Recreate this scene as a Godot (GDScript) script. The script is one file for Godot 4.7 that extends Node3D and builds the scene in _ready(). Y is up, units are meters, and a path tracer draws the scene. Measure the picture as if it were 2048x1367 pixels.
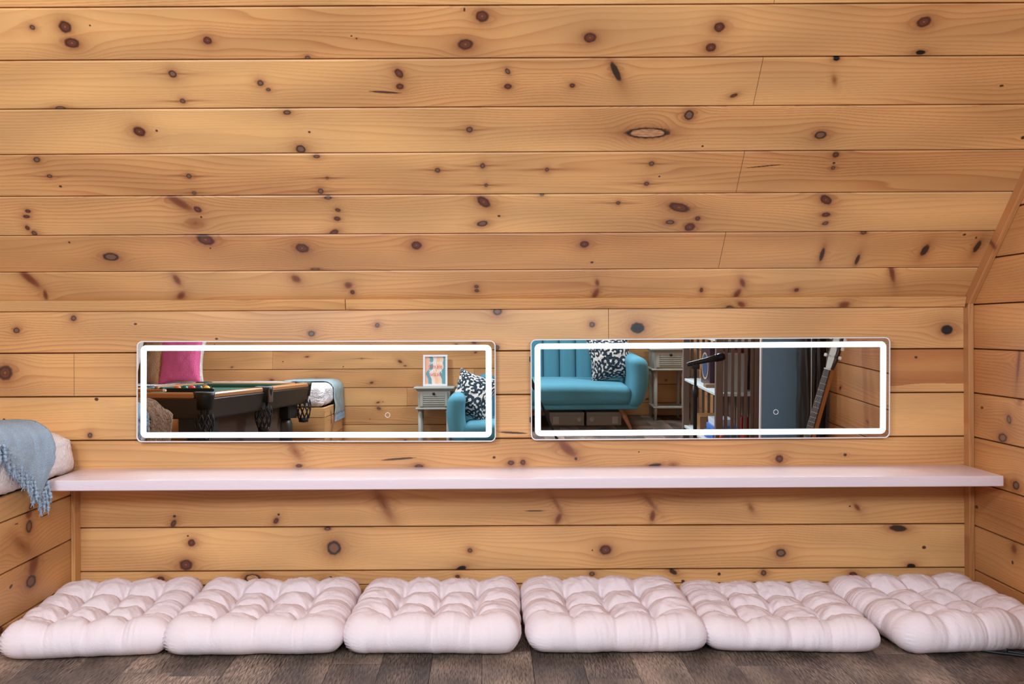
extends Node3D
# A pine-clad attic play room: knee wall, sloped ceiling, two lit mirrors over a pink shelf, floor cushions.
# x to the right, y up, z out of the knee wall into the room. Metres.

const EYE := Vector3(0.0, 1.06, 3.53)
const KNEE := 1.164          # height where the slope begins
const PITCH := 0.8378        # 48 degrees
const ROOM_L := -3.62
const ROOM_R := 1.888
const ROOM_B := 4.87
const CEIL := 2.75
const BOARD := 0.1712
const PAINT_X0 := -1.95      # the painted boards start here
const PAINT_W := 3.84
const ADDED_PANEL := 4.6  # strength of each added light panel

const SLOPE_KNOTS = [
	[-1.393, 1.12, 7.7, 6.7, "b", 0], [-1.292, 1.121, 17.5, 18.3, "r", -37], [-1.287, 1.069, 21.8, 15.4, "r", 0], [-0.863, 1.075, 12.4, 11.6, "r", 0],
	[-0.559, 1.016, 7.9, 6.7, "b", 0], [-1.214, 1.125, 3.1, 2.5, "s", 0], [-0.998, 0.964, 11.7, 11.2, "t", -49], [-0.723, 0.931, 9.2, 9.1, "b", -23],
	[-0.701, 0.908, 6.5, 5.3, "b", 0], [-0.987, 0.869, 8.2, 7.3, "t", 0], [-1.394, 0.846, 16.4, 5.7, "t", 0], [-0.653, 0.826, 11.5, 7.4, "b", 0],
	[-1.158, 0.758, 18.6, 16.3, "r", -25], [-1.099, 0.761, 4.2, 3.9, "s", 0], [-0.589, 0.753, 4.2, 3.8, "s", 0], [-0.627, 0.688, 15.3, 13.7, "b", 0],
	[-1.537, 0.652, 9.3, 11, "b", -55], [-1.515, 0.586, 8.7, 6.4, "t", 0], [-1.49, 0.544, 5.3, 4.3, "s", 0], [-1.031, 0.583, 8.7, 8.3, "t", 0],
	[-1.028, 0.514, 7.1, 6.4, "t", 0], [-0.577, 0.659, 10.3, 5.9, "b", 0], [-0.551, 0.573, 5.2, 4.1, "t", 0], [-0.581, 0.519, 8.8, 10.5, "t", 0],
	[-1.64, 0.44, 8.9, 6.8, "r", 0], [-1.653, 0.417, 10.8, 6.9, "r", 0], [-1.667, 0.367, 7.3, 9.4, "r", 0], [-1.65, 0.343, 9.1, 9.5, "b", 0],
	[-1.089, 0.473, 40.3, 13.5, "k", -40], [-1.031, 0.444, 13.6, 11.3, "r", -40], [-1.052, 0.384, 20.9, 15.2, "l", 11], [-1.025, 0.411, 3.6, 4.5, "s", 0],
	[-0.558, 0.491, 12.4, 6.4, "b", 0], [-0.529, 0.438, 8.8, 6.6, "r", -25], [-0.536, 0.401, 10.8, 8.8, "r", 0], [-0.555, 0.339, 18.4, 10.3, "r", 33],
	[-1.535, 0.301, 3.7, 4.8, "s", 0], [-1.401, 0.233, 28, 17, "b", 0], [-1.031, 0.31, 29.9, 21.5, "r", -20], [-0.681, 0.269, 23.6, 18.9, "r", -13],
	[-1.021, 0.271, 3.7, 3.5, "s", 0], [-0.645, 0.17, 17, 4.8, "b", 0], [-1.741, 0.133, 40.1, 13.2, "k", -60], [-1.706, 0.051, 20.2, 6.3, "k", -101],
	[-1.18, 0.122, 19.6, 9.1, "k", -78], [-1.182, 0.044, 17.9, 9.9, "k", 49], [-0.725, 0.124, 16, 12, "k", -52], [-0.528, 0.091, 11.5, 12.5, "k", -27],
	[-0.516, 0.057, 7.7, 10.1, "r", 0], [-0.165, 0.602, 8.7, 8.1, "t", 0], [-0.009, 0.619, 7.8, 9, "t", 0], [0.214, 0.602, 6.1, 7, "t", 0],
	[0.003, 0.54, 5.3, 6.2, "t", 0], [0.574, 0.624, 8.6, 8, "t", 0], [0.566, 0.543, 7.9, 7.3, "t", 0], [0.201, 0.499, 7.1, 4.2, "b", 0],
	[0.607, 0.572, 3.5, 3.1, "s", 0], [-0.006, 0.47, 27.1, 15.9, "r", -45], [-0.011, 0.376, 18.3, 11, "b", 12], [0.049, 0.409, 5.4, 4.4, "s", 0],
	[0.474, 0.463, 7.1, 6.4, "t", 0], [0.694, 0.442, 37.9, 16.7, "r", -17], [0.67, 0.378, 14.5, 8.9, "b", 0], [0.745, 0.356, 17.7, 16.1, "r", 25],
	[0.768, 0.394, 9.1, 8.9, "r", 0], [-0.256, 0.28, 17.6, 17.3, "r", 0], [0.366, 0.281, 15.7, 13.8, "r", 0], [0.4, 0.196, 5.7, 4.8, "s", 0],
	[-0.036, 0.081, 7.7, 7.5, "r", 0], [-0.035, 0.061, 7.7, 7.5, "r", 0], [0.426, 0.043, 21.3, 8.5, "k", 74], [0.428, 0.097, 12.5, 5.7, "k", -78],
	[-0.007, 1.148, 18.4, 17.3, "r", 0], [-0.06, 1.058, 22.7, 16.4, "r", 5], [0.328, 1.078, 18.7, 14.6, "r", 0], [-0.413, 1.087, 3.1, 2.4, "s", 0],
	[-0.398, 1.079, 3.1, 2.4, "s", 0], [-0.061, 1.169, 3, 6.2, "s", 0], [-0.274, 0.962, 16.2, 11, "r", -55], [-0.274, 0.917, 11.3, 9.6, "r", 0],
	[-0.324, 0.897, 48.5, 3.6, "c", -4], [0.073, 0.967, 10.2, 6.5, "b", -61], [0.075, 0.915, 11.3, 8.8, "r", 0], [0.283, 0.917, 8.1, 7, "r", 0],
	[0.419, 0.964, 35.2, 9.3, "d", -62], [-0.052, 0.759, 10, 9.4, "t", 0], [0.546, 0.743, 70.6, 19.1, "o", 0], [0.676, 0.809, 14.9, 16.7, "b", 0],
	[0.725, 1.11, 15.5, 14.6, "r", 0], [0.71, 1.044, 15.7, 13.4, "r", 0], [1.353, 1.123, 20.4, 15.7, "r", 11], [1.374, 1.024, 14.2, 7, "h", 0],
	[0.812, 0.879, 10.8, 5.7, "r", 23], [1.114, 1.005, 9.5, 6.9, "h", 0], [1.126, 0.932, 11.1, 4.6, "l", -67], [1.673, 0.909, 6.5, 3.8, "s", 0],
	[1.13, 0.732, 18.6, 13.7, "b", 0], [0.739, 0.692, 3.4, 3.9, "s", 0], [1.818, 0.718, 6.8, 6.2, "s", 0], [1.201, 0.656, 10.3, 10.1, "r", 0],
	[1.203, 0.623, 5.2, 4.1, "s", 0], [1.205, 0.603, 6.9, 6.2, "b", 0], [0.967, 0.612, 59.4, 2.1, "c", 6], [1.213, 0.472, 24.1, 14.3, "r", -39],
	[1.229, 0.408, 14.5, 9, "r", 0], [1.236, 0.37, 10.3, 7.1, "b", 19], [1.259, 0.228, 29.4, 7.2, "d", 92], [1.398, 0.202, 22.2, 6.5, "d", 89],
	[1.638, 0.245, 24.4, 11.6, "d", 82], [1.828, 0.261, 26.1, 9.4, "d", 84], [1.387, 0.327, 11, 7, "r", 0], [1.761, 0.316, 5.5, 4.8, "s", 0],
	[1.809, 0.302, 3.7, 4.8, "s", 0], [1.546, 0.142, 44.4, 7.2, "k", -66], [0.986, 0.094, 18, 7.4, "k", -65], [0.976, 0.039, 20.3, 9.2, "k", 75],
	[1.202, 0.056, 7.8, 7.7, "r", 0], [0.834, 0.058, 10.1, 5.8, "r", -81],
]
const KNEE_KNOTS = [
	[-1.836, 1.065, 11.7, 9.8, "b", 0], [-1.613, 1.111, 9.8, 9.8, "b", 0], [-1.371, 1.087, 5.9, 3.9, "s", 0], [-0.683, 1.046, 11.7, 9.8, "b", 0],
	[-1.054, 1.028, 5.9, 3.9, "s", 0], [-0.425, 1.078, 7.8, 7.8, "b", 0], [0.045, 1.13, 15.6, 13.7, "b", 0], [0.415, 1.076, 9.8, 9.8, "b", 0],
	[0.593, 1.062, 25.4, 19.6, "h", 0], [0.044, 0.988, 7.8, 7.8, "b", 0], [1.803, 1.049, 21.5, 17.6, "h", 0], [1.681, 0.942, 5.9, 4.9, "s", 0],
	[-1.882, 0.899, 27.4, 27.4, "r", 0], [-1.525, 0.794, 7.8, 5.9, "s", 0], [-1.887, 0.715, 5.9, 5.9, "s", 0], [-1.551, 0.653, 8.8, 8.8, "b", 0],
	[-0.749, 0.587, 23.5, 9.8, "l", -55], [-0.734, 0.53, 11.7, 5.9, "r", 0], [-0.345, 0.555, 62.6, 3.9, "c", 4], [-0.265, 0.525, 15.6, 7.8, "r", 0],
	[0.029, 0.559, 5.9, 4.9, "s", 0], [0.095, 0.537, 11.7, 8.8, "r", 0], [0.142, 0.539, 9.8, 9.8, "r", 0], [0.316, 0.591, 35.2, 13.7, "k", -40],
	[0.349, 0.552, 5.9, 5.9, "s", 0], [0.658, 0.525, 25.4, 5.9, "d", 8], [0.729, 0.526, 13.7, 7.8, "l", 0], [1.145, 0.548, 13.7, 13.7, "r", -45],
	[1.402, 0.562, 6.8, 5.9, "s", 0], [0.596, 0.578, 2.9, 2.9, "s", 0], [0.104, 0.655, 54.8, 3.9, "c", -3], [-1.226, 0.307, 13.7, 8.8, "r", 60],
	[-1.222, 0.335, 5.9, 4.9, "s", 0], [-0.825, 0.315, 11.7, 7.8, "r", 60], [-0.815, 0.34, 4.9, 3.9, "s", 0], [-0.402, 0.374, 43, 11.7, "l", -60],
	[0.28, 0.319, 17.6, 7.8, "k", 65], [0.278, 0.366, 23.5, 4.9, "l", -60], [0.644, 0.374, 23.5, 5.9, "l", -50], [0.648, 0.327, 17.6, 7.8, "k", 80],
	[0.188, 0.349, 39.1, 2, "c", 0], [1.033, 0.357, 11.7, 5.9, "l", -60], [1.448, 0.357, 11.7, 5.9, "k", -50], [1.42, 0.361, 3.9, 2.9, "s", 0],
	[-1.156, 0.231, 13.7, 12.7, "r", 0], [-1.178, 0.145, 23.5, 19.6, "r", 0], [-1.17, 0.258, 3.9, 2.9, "s", 0], [-0.599, 0.208, 25.4, 25.4, "b", 0],
	[-0.624, 0.283, 11.7, 5.9, "b", 0], [-0.067, 0.196, 8.8, 7.8, "b", 0], [-0.102, 0.124, 19.6, 9.8, "h", 20], [0.463, 0.195, 21.5, 17.6, "r", 0],
	[0.412, 0.194, 2.9, 2.9, "s", 0], [1.149, 0.18, 17.6, 14.7, "b", 0], [1.608, 0.274, 31.3, 11.7, "d", -5], [1.709, 0.199, 7.8, 5.9, "s", 0],
	[1.658, 0.125, 15.6, 9.8, "h", 0], [-1.276, 0.089, 13.7, 9.8, "r", -20], [-0.918, 0.091, 29.3, 15.6, "o", 0], [-0.641, 0.072, 11.7, 9.8, "r", 50],
	[-0.613, 0.093, 5.9, 4.9, "s", 0], [-0.116, 0.094, 7.8, 5.9, "r", 0], [-0.099, 0.067, 25.4, 7.8, "d", 0], [0.41, 0.102, 9.8, 7.8, "b", 0],
	[0.277, 0.065, 9.8, 5.9, "b", 0], [0.727, 0.108, 15.6, 7.8, "d", -30], [0.766, 0.07, 7.8, 5.9, "s", -40], [0.907, 0.099, 5.9, 5.9, "s", 0],
	[1.081, 0.102, 9.8, 9.8, "b", 0], [1.053, 0.061, 11.7, 5.9, "b", 0], [1.433, 0.093, 15.6, 9.8, "r", -20], [1.736, 0.072, 11.7, 7.8, "b", 0],
	[1.761, 0.066, 7.8, 5.9, "b", 0], [-1.758, 0.4, 17.6, 9.8, "r", 0],
]
const SIDE_KNOTS = [
	[0.269, 0.725, 15.3, 12.3, "b", -57], [0.228, 0.654, 25.8, 14.7, "b", 7], [0.31, 0.494, 18.5, 14.3, "b", 10], [0.296, 0.264, 13.7, 12.8, "k", -72],
	[0.287, 0.213, 6.9, 6.5, "s", -72], [0.329, 0.932, 54, 6, "k", -99], [0.092, 0.752, 10.4, 4.8, "s", 5], [0.05, 0.366, 10.9, 5.8, "s", 11],
	[0.281, 1.358, 12.4, 5.4, "s", -5], [0.337, 0.799, 13.4, 8, "l", 48],
]
const BED_KNOTS = [
	[0.365, 0.377, 20.1, 19.5, "b", -121], [0.332, 0.24, 41.5, 23.3, "k", -121], [0.353, 0.181, 32.5, 20.8, "b", 172], [0.487, 0.201, 10, 5, "s", -164],
	[0.25, 0.392, 28, 2.3, "c", -178], [0.449, 0.404, 11.4, 2.4, "c", 175], [0.365, 0.424, 17.2, 17.7, "k", 111], [0.41, 0.321, 44.3, 13.2, "l", 147],
]

var M := {}                  # materials
var jobs: Array = []         # wood strips to paint
var painted: Array = []
var rng := RandomNumberGenerator.new()


func _ready() -> void:
	rng.seed = 7
	view_and_light()
	paint_all()
	make_materials()
	build_shell()
	build_knee_wall()
	build_slope()
	build_side_wall()
	build_other_walls()
	build_floor()
	build_trims()
	build_shelf()
	build_mirrors()
	build_floor_cushions()
	build_near_bed()
	build_far_bed()
	build_pool_table()
	build_sofa()
	build_side_tables()
	build_rack()
	build_corner_things()
	build_tripod()
	build_cords()


func view_and_light() -> void:
	var cam := Camera3D.new()
	cam.name = "camera"
	cam.projection = Camera3D.PROJECTION_FRUSTUM
	cam.near = 0.05
	cam.far = 60.0
	cam.size = 0.05 * 1367.0 / 1805.0
	cam.frustum_offset = Vector2(52.0, -25.5) * (0.05 / 1805.0)
	cam.position = EYE
	cam.rotation.z = -0.005
	add_child(cam)
	cam.current = true
	var e := Environment.new()
	e.background_mode = Environment.BG_COLOR
	e.background_color = Color(0.55, 0.6, 0.68)
	e.tonemap_mode = Environment.TONE_MAPPER_LINEAR
	e.tonemap_exposure = 1.0
	e.sdfgi_enabled = true
	e.ssao_enabled = true
	e.ssil_enabled = true
	var w := WorldEnvironment.new()
	w.name = "world"
	w.environment = e
	add_child(w)
	# added lights, out of view: flat panels on the far slope, over the loveseat and the far bed, and one paper lantern
	added_light_panel(1.35, ADDED_PANEL, "added unseen square light panel on the far slope over the right-hand side table")
	added_light_panel(0.1, ADDED_PANEL, "added unseen square light panel on the far slope over the loveseat")
	added_light_panel(-1.35, ADDED_PANEL, "added unseen square light panel on the far slope over the foot of the far bed")
	added_pendant(Vector3(-1.3, 2.1, 2.7), 3.2, "added unseen white paper lantern hanging beside the pool table")


func added_light_panel(x: float, energy: float, label: String) -> void:  # an added panel, never in view, lighting the room from the far slope
	var b := Basis(Vector3(-1, 0, 0), Vector3(0, sin(PITCH), -cos(PITCH)), Vector3(0, -cos(PITCH), -sin(PITCH)))
	var t := thing("added_light_panel", label, "ceiling light", Vector3(x, KNEE, ROOM_B) + b.y * 1.05, "added light panels on the far slope")
	t.basis = b
	var rim := StandardMaterial3D.new()
	rim.albedo_color = Color(0.9, 0.9, 0.9)
	part(t, "rim", ring_plate(corner_rect(0.64, 0.64), corner_rect(0.6, 0.6), 0.0, 0.03), rim)
	var glow := StandardMaterial3D.new()
	glow.albedo_color = Color(0.95, 0.95, 0.95)
	glow.emission_enabled = true
	glow.emission = Color(0.9, 0.96, 1.0)
	glow.emission_energy_multiplier = 1.5
	glow.resource_name = "added_panel_light"
	part(t, "diffuser", box(Vector3(0.598, 0.598, 0.01), 0.0), glow, Vector3(0, 0, 0.018))
	var l := AreaLight3D.new()
	l.name = "added_panel_light"
	l.area_size = Vector2(0.58, 0.58)
	l.light_color = Color(0.90, 0.955, 1.0)
	l.light_energy = energy
	l.area_range = 12.0
	l.shadow_enabled = true
	l.rotation.y = PI
	l.position.z = 0.026
	t.add_child(l)


func added_pendant(at: Vector3, energy: float, label: String) -> void:  # an added lantern, never in view, that brightens the far side
	var t := thing("added_pendant_lamp", label, "lamp", at)
	var glow := StandardMaterial3D.new()
	glow.albedo_color = Color(0.95, 0.95, 0.93)
	glow.emission_enabled = true
	glow.emission = Color(0.93, 0.96, 1.0)
	glow.emission_energy_multiplier = 2.0
	glow.resource_name = "added_lantern_paper"
	var prof := []
	for i in 25:
		var a := PI * i / 24.0
		prof.append(Vector2(0.22 * sin(a) * (1.0 - 0.015 * float(i % 2)) + 0.002, -0.2 * cos(a)))
	part(t, "shade", lathe(prof, 32), glow)
	var dark := StandardMaterial3D.new()
	dark.albedo_color = Color(0.1, 0.1, 0.1)
	part(t, "cord", tube([Vector3(0, 0.2, 0), Vector3(0, CEIL - at.y - 0.02, 0)], [0.004, 0.004], 8), dark)
	part(t, "ceiling_cap", lathe([Vector2(0.0, -0.03), Vector2(0.05, -0.03), Vector2(0.055, -0.01), Vector2(0.055, 0.0), Vector2(0.0, 0.0)], 20), dark, Vector3(0, CEIL - at.y, 0))
	var l := OmniLight3D.new()
	l.name = "added_lantern_light"
	l.light_color = Color(0.90, 0.955, 1.0)
	l.light_energy = energy
	l.light_size = 0.2
	l.omni_range = 12.0
	l.omni_attenuation = 2.0
	l.shadow_enabled = true
	t.add_child(l)


# ---------------------------------------------------------------- nodes
func thing(called: String, label: String, category: String, at := Vector3.ZERO, group := "", turn := 0.0) -> Node3D:
	var o := Node3D.new()
	o.name = called
	add_child(o, true)
	o.position = at
	o.rotation.y = turn
	tag(o, label, category, group)
	return o


func tag(o: Node, label: String, category: String, group := "") -> void:
	o.set_meta("label", label)
	o.set_meta("category", category)
	if group:
		o.set_meta("group", group)


func part(parent: Node, called: String, mesh: Mesh, m: Material, at := Vector3.ZERO, basis := Basis.IDENTITY) -> MeshInstance3D:
	var o := MeshInstance3D.new()
	o.name = called
	o.mesh = mesh
	o.material_override = m
	parent.add_child(o, true)
	o.transform = Transform3D(basis, at)
	return o


func structure(called: String, mesh: Mesh, m: Material, at := Vector3.ZERO, basis := Basis.IDENTITY) -> MeshInstance3D:
	var o := part(self, called, mesh, m, at, basis)
	o.set_meta("kind", "structure")
	return o


# ---------------------------------------------------------------- shapes
func begin(smooth := true) -> SurfaceTool:
	var st := SurfaceTool.new()
	st.begin(Mesh.PRIMITIVE_TRIANGLES)
	st.set_smooth_group(0 if smooth else -1)
	return st


func finish(st: SurfaceTool) -> ArrayMesh:
	st.generate_normals()
	return st.commit()


func tri(st: SurfaceTool, a: Vector3, b: Vector3, c: Vector3) -> void:   # counter-clockwise from outside
	st.add_vertex(a)
	st.add_vertex(c)
	st.add_vertex(b)


func quad(st: SurfaceTool, a: Vector3, b: Vector3, c: Vector3, d: Vector3) -> void:
	tri(st, a, b, c)
	tri(st, a, c, d)


func add_box(st: SurfaceTool, c: Vector3, s: Vector3, b := 0.002, basis := Basis.IDENTITY) -> void:   # chamfered
	var h := s * 0.5
	b = minf(b, minf(h.x, minf(h.y, h.z)) * 0.9)
	var p := {}
	for sx in [-1, 1]:
		for sy in [-1, 1]:
			for sz in [-1, 1]:
				var k := Vector3(sx, sy, sz)
				p[[sx, sy, sz, 0]] = c + basis * (k * h - Vector3(0, sy, sz) * b)
				p[[sx, sy, sz, 1]] = c + basis * (k * h - Vector3(sx, 0, sz) * b)
				p[[sx, sy, sz, 2]] = c + basis * (k * h - Vector3(sx, sy, 0) * b)
	st.set_smooth_group(-1)
	for s1 in [-1, 1]:
		flip(st, s1 > 0, p[[s1, -1, -1, 0]], p[[s1, 1, -1, 0]], p[[s1, 1, 1, 0]], p[[s1, -1, 1, 0]])
		flip(st, s1 < 0, p[[-1, s1, -1, 1]], p[[1, s1, -1, 1]], p[[1, s1, 1, 1]], p[[-1, s1, 1, 1]])
		flip(st, s1 > 0, p[[-1, -1, s1, 2]], p[[1, -1, s1, 2]], p[[1, 1, s1, 2]], p[[-1, 1, s1, 2]])
		for s2 in [-1, 1]:
			flip(st, s1 * s2 < 0, p[[s1, s2, -1, 0]], p[[s1, s2, 1, 0]], p[[s1, s2, 1, 1]], p[[s1, s2, -1, 1]])
			flip(st, s1 * s2 > 0, p[[s1, -1, s2, 0]], p[[s1, 1, s2, 0]], p[[s1, 1, s2, 2]], p[[s1, -1, s2, 2]])
			flip(st, s1 * s2 < 0, p[[-1, s1, s2, 1]], p[[1, s1, s2, 1]], p[[1, s1, s2, 2]], p[[-1, s1, s2, 2]])
			for s3 in [-1, 1]:
				if s1 * s2 * s3 > 0:
					tri(st, p[[s1, s2, s3, 0]], p[[s1, s2, s3, 1]], p[[s1, s2, s3, 2]])
				else:
					tri(st, p[[s1, s2, s3, 0]], p[[s1, s2, s3, 2]], p[[s1, s2, s3, 1]])


func flip(st: SurfaceTool, keep: bool, a: Vector3, b: Vector3, c: Vector3, d: Vector3) -> void:
	if keep:
		quad(st, a, b, c, d)
	else:
		quad(st, a, d, c, b)


func box(s: Vector3, b := 0.002) -> ArrayMesh:
	var st := begin(false)
	add_box(st, Vector3.ZERO, s, b)
	return finish(st)


func axis_stops(h: float, r: float, k: int, m: int) -> PackedFloat32Array:
	var out := PackedFloat32Array()
	for i in k:
		out.append(-(h - r) - r * tan(PI / 4 * (k - i) / k))
	for i in m + 1:
		out.append(-(h - r) + 2.0 * (h - r) * i / m)
	for i in k:
		out.append((h - r) + r * tan(PI / 4 * (i + 1) / k))
	return out


func rounded(size: Vector3, r: float, k := 4, m := 1, bend = null) -> ArrayMesh:   # a box with round edges, optionally deformed
	var h := size * 0.5
	r = minf(r, minf(h.x, minf(h.y, h.z)) * 0.999)
	var ax := [axis_stops(h.x, r, k, m), axis_stops(h.y, r, k, m), axis_stops(h.z, r, k, m)]
	var st := begin(true)
	for f in 3:
		var ua: PackedFloat32Array = ax[(f + 1) % 3]
		var va: PackedFloat32Array = ax[(f + 2) % 3]
		for s in [-1.0, 1.0]:
			var g := []
			for i in ua.size():
				var line := PackedVector3Array()
				for j in va.size():
					var p := Vector3.ZERO
					p[f] = s * h[f]
					p[(f + 1) % 3] = ua[i]
					p[(f + 2) % 3] = va[j]
					var inner := p.clamp(-(h - Vector3.ONE * r), h - Vector3.ONE * r)
					var q := inner + (p - inner).normalized() * r
					line.append(bend.call(q) if bend != null else q)
				g.append(line)
			for i in ua.size() - 1:
				for j in va.size() - 1:
					flip(st, s > 0, g[i][j], g[i + 1][j], g[i + 1][j + 1], g[i][j + 1])
	return finish(st)


func tube(pts: Array, radii: Array, seg := 10, cap := true) -> ArrayMesh:
	var st := begin(true)
	add_tube(st, pts, radii, seg, cap)
	return finish(st)


func add_tube(st: SurfaceTool, pts: Array, radii: Array, seg := 10, cap := true) -> void:
	var rings := []
	var side := Vector3.ZERO
	for i in pts.size():
		var d: Vector3 = (pts[mini(i + 1, pts.size() - 1)] - pts[maxi(i - 1, 0)]).normalized()
		if side == Vector3.ZERO:
			side = d.cross(Vector3.UP if absf(d.y) < 0.9 else Vector3.RIGHT).normalized()
		side = (side - d * side.dot(d)).normalized()
		var other := d.cross(side)
		var ring := PackedVector3Array()
		for k in seg:
			var a := TAU * k / seg
			ring.append(pts[i] + (side * cos(a) + other * sin(a)) * radii[mini(i, radii.size() - 1)])
		rings.append(ring)
	st.set_smooth_group(0)
	for i in pts.size() - 1:
		for k in seg:
			var n := (k + 1) % seg
			quad(st, rings[i][k], rings[i][n], rings[i + 1][n], rings[i + 1][k])
	if cap:
		st.set_smooth_group(-1)
		for k in range(1, seg - 1):
			tri(st, rings[0][0], rings[0][k + 1], rings[0][k])
			tri(st, rings[-1][0], rings[-1][k], rings[-1][k + 1])


func lathe(profile: Array, seg := 24) -> ArrayMesh:   # (radius, height) from the bottom up, about y
	var st := begin(true)
	for i in profile.size() - 1:
		var a: Vector2 = profile[i]
		var b: Vector2 = profile[i + 1]
		for k in seg:
			var t0 := TAU * k / seg
			var t1 := TAU * (k + 1) / seg
			var p0 := Vector3(a.x * cos(t0), a.y, -a.x * sin(t0))
			var p1 := Vector3(a.x * cos(t1), a.y, -a.x * sin(t1))
			var q0 := Vector3(b.x * cos(t0), b.y, -b.x * sin(t0))
			var q1 := Vector3(b.x * cos(t1), b.y, -b.x * sin(t1))
			if a.x > 0.00001:
				tri(st, p0, p1, q1)
			if b.x > 0.00001:
				tri(st, p0, q1, q0)
	return finish(st)


func prism(poly: PackedVector2Array, z0: float, z1: float) -> ArrayMesh:   # poly counter-clockwise, seen from +z
	var st := begin(false)
	add_prism(st, poly, z0, z1)
	return finish(st)


func add_prism(st: SurfaceTool, poly: PackedVector2Array, z0: float, z1: float) -> void:
	var ix := Geometry2D.triangulate_polygon(poly)
	var n := poly.size()
	for i in range(0, ix.size(), 3):
		var a := poly[ix[i]]
		var b := poly[ix[i + 1]]
		var c := poly[ix[i + 2]]
		if (b - a).cross(c - a) < 0:
			var t := b
			b = c
			c = t
		tri(st, Vector3(a.x, a.y, z1), Vector3(b.x, b.y, z1), Vector3(c.x, c.y, z1))
		tri(st, Vector3(a.x, a.y, z0), Vector3(c.x, c.y, z0), Vector3(b.x, b.y, z0))
	for i in n:
		var a := poly[i]
		var b := poly[(i + 1) % n]
		quad(st, Vector3(a.x, a.y, z0), Vector3(b.x, b.y, z0), Vector3(b.x, b.y, z1), Vector3(a.x, a.y, z1))


func rounded_rect(w: float, h: float, r: float, k := 6) -> PackedVector2Array:
	var out := PackedVector2Array()
	for c in 4:
		var cx := (w / 2 - r) * (1 if c == 0 or c == 3 else -1)
		var cy := (h / 2 - r) * (1 if c < 2 else -1)
		for i in k + 1:
			var a := PI / 2 * (c + float(i) / k)
			out.append(Vector2(cx + r * cos(a), cy + r * sin(a)))
	return out


func ring_plate(outer: PackedVector2Array, inner: PackedVector2Array, z0: float, z1: float) -> ArrayMesh:   # same point count
	var st := begin(false)
	var n := outer.size()
	for i in n:
		var a := outer[i]
		var b := outer[(i + 1) % n]
		var c := inner[i]
		var d := inner[(i + 1) % n]
		quad(st, Vector3(a.x, a.y, z1), Vector3(b.x, b.y, z1), Vector3(d.x, d.y, z1), Vector3(c.x, c.y, z1))
		quad(st, Vector3(a.x, a.y, z0), Vector3(b.x, b.y, z0), Vector3(b.x, b.y, z1), Vector3(a.x, a.y, z1))
		quad(st, Vector3(c.x, c.y, z1), Vector3(d.x, d.y, z1), Vector3(d.x, d.y, z0), Vector3(c.x, c.y, z0))
		quad(st, Vector3(a.x, a.y, z0), Vector3(c.x, c.y, z0), Vector3(d.x, d.y, z0), Vector3(b.x, b.y, z0))
	return finish(st)


func add_grid(st: SurfaceTool, g: Array, keep := true, uv := false) -> void:
	var nu: int = g.size()
	var nv: int = g[0].size()
	for i in nu - 1:
		for j in nv - 1:
			if uv:
				var c := [[i, j], [i + 1, j], [i + 1, j + 1], [i, j + 1]]
				var order := [0, 2, 1, 0, 3, 2] if keep else [0, 1, 2, 0, 2, 3]
				for o in order:
					st.set_uv(Vector2(float(c[o][0]) / (nu - 1), float(c[o][1]) / (nv - 1)))
					st.add_vertex(g[c[o][0]][c[o][1]])
			else:
				flip(st, keep, g[i][j], g[i + 1][j], g[i + 1][j + 1], g[i][j + 1])


func thick_sheet(g: Array, thick: float) -> ArrayMesh:   # a cloth: the grid and its copy a little further along its normal
	var nu: int = g.size()
	var nv: int = g[0].size()
	var back := []
	for i in nu:
		var line := PackedVector3Array()
		for j in nv:
			var du: Vector3 = g[mini(i + 1, nu - 1)][j] - g[maxi(i - 1, 0)][j]
			var dv: Vector3 = g[i][mini(j + 1, nv - 1)] - g[i][maxi(j - 1, 0)]
			line.append(g[i][j] + du.cross(dv).normalized() * thick)
		back.append(line)
	var st := begin(true)
	add_grid(st, back, true)
	add_grid(st, g, false)
	for i in nu - 1:
		quad(st, g[i][0], g[i + 1][0], back[i + 1][0], back[i][0])
		quad(st, g[i + 1][nv - 1], g[i][nv - 1], back[i][nv - 1], back[i + 1][nv - 1])
	for j in nv - 1:
		quad(st, g[0][j + 1], g[0][j], back[0][j], back[0][j + 1])
		quad(st, g[nu - 1][j], g[nu - 1][j + 1], back[nu - 1][j + 1], back[nu - 1][j])
	return finish(st)


func pillow(w: float, h: float, t: float, seed_: int, n := 28) -> ArrayMesh:   # lies in xy, bulges along z, with points at its corners; UVs across
	var noise := FastNoiseLite.new()
	noise.seed = seed_
	noise.frequency = 1.0
	var sheets := []
	for s in [1.0, -1.0]:
		var g := []
		for i in n + 1:
			var line := PackedVector3Array()
			for j in n + 1:
				var u := sin(PI / 2 * (2.0 * i / n - 1.0))
				var v := sin(PI / 2 * (2.0 * j / n - 1.0))
				var pinch_u := 1.0 - 0.14 * (1.0 - v * v) * absf(u)
				var pinch_v := 1.0 - 0.14 * (1.0 - u * u) * absf(v)
				var b := pow(maxf(0.0, (1.0 - u * u) * (1.0 - v * v)), 0.42)
				var wr := 0.012 * noise.get_noise_2d(u * 2.2 + s * 5.0, v * 2.2) * b
				line.append(Vector3(u * w / 2 * pinch_u, v * h / 2 * pinch_v, s * (t / 2 * b + wr)))
			g.append(line)
		sheets.append(g)
	var st := begin(true)
	add_grid(st, sheets[0], true, true)
	add_grid(st, sheets[1], false, true)
	return finish(st)


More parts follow.
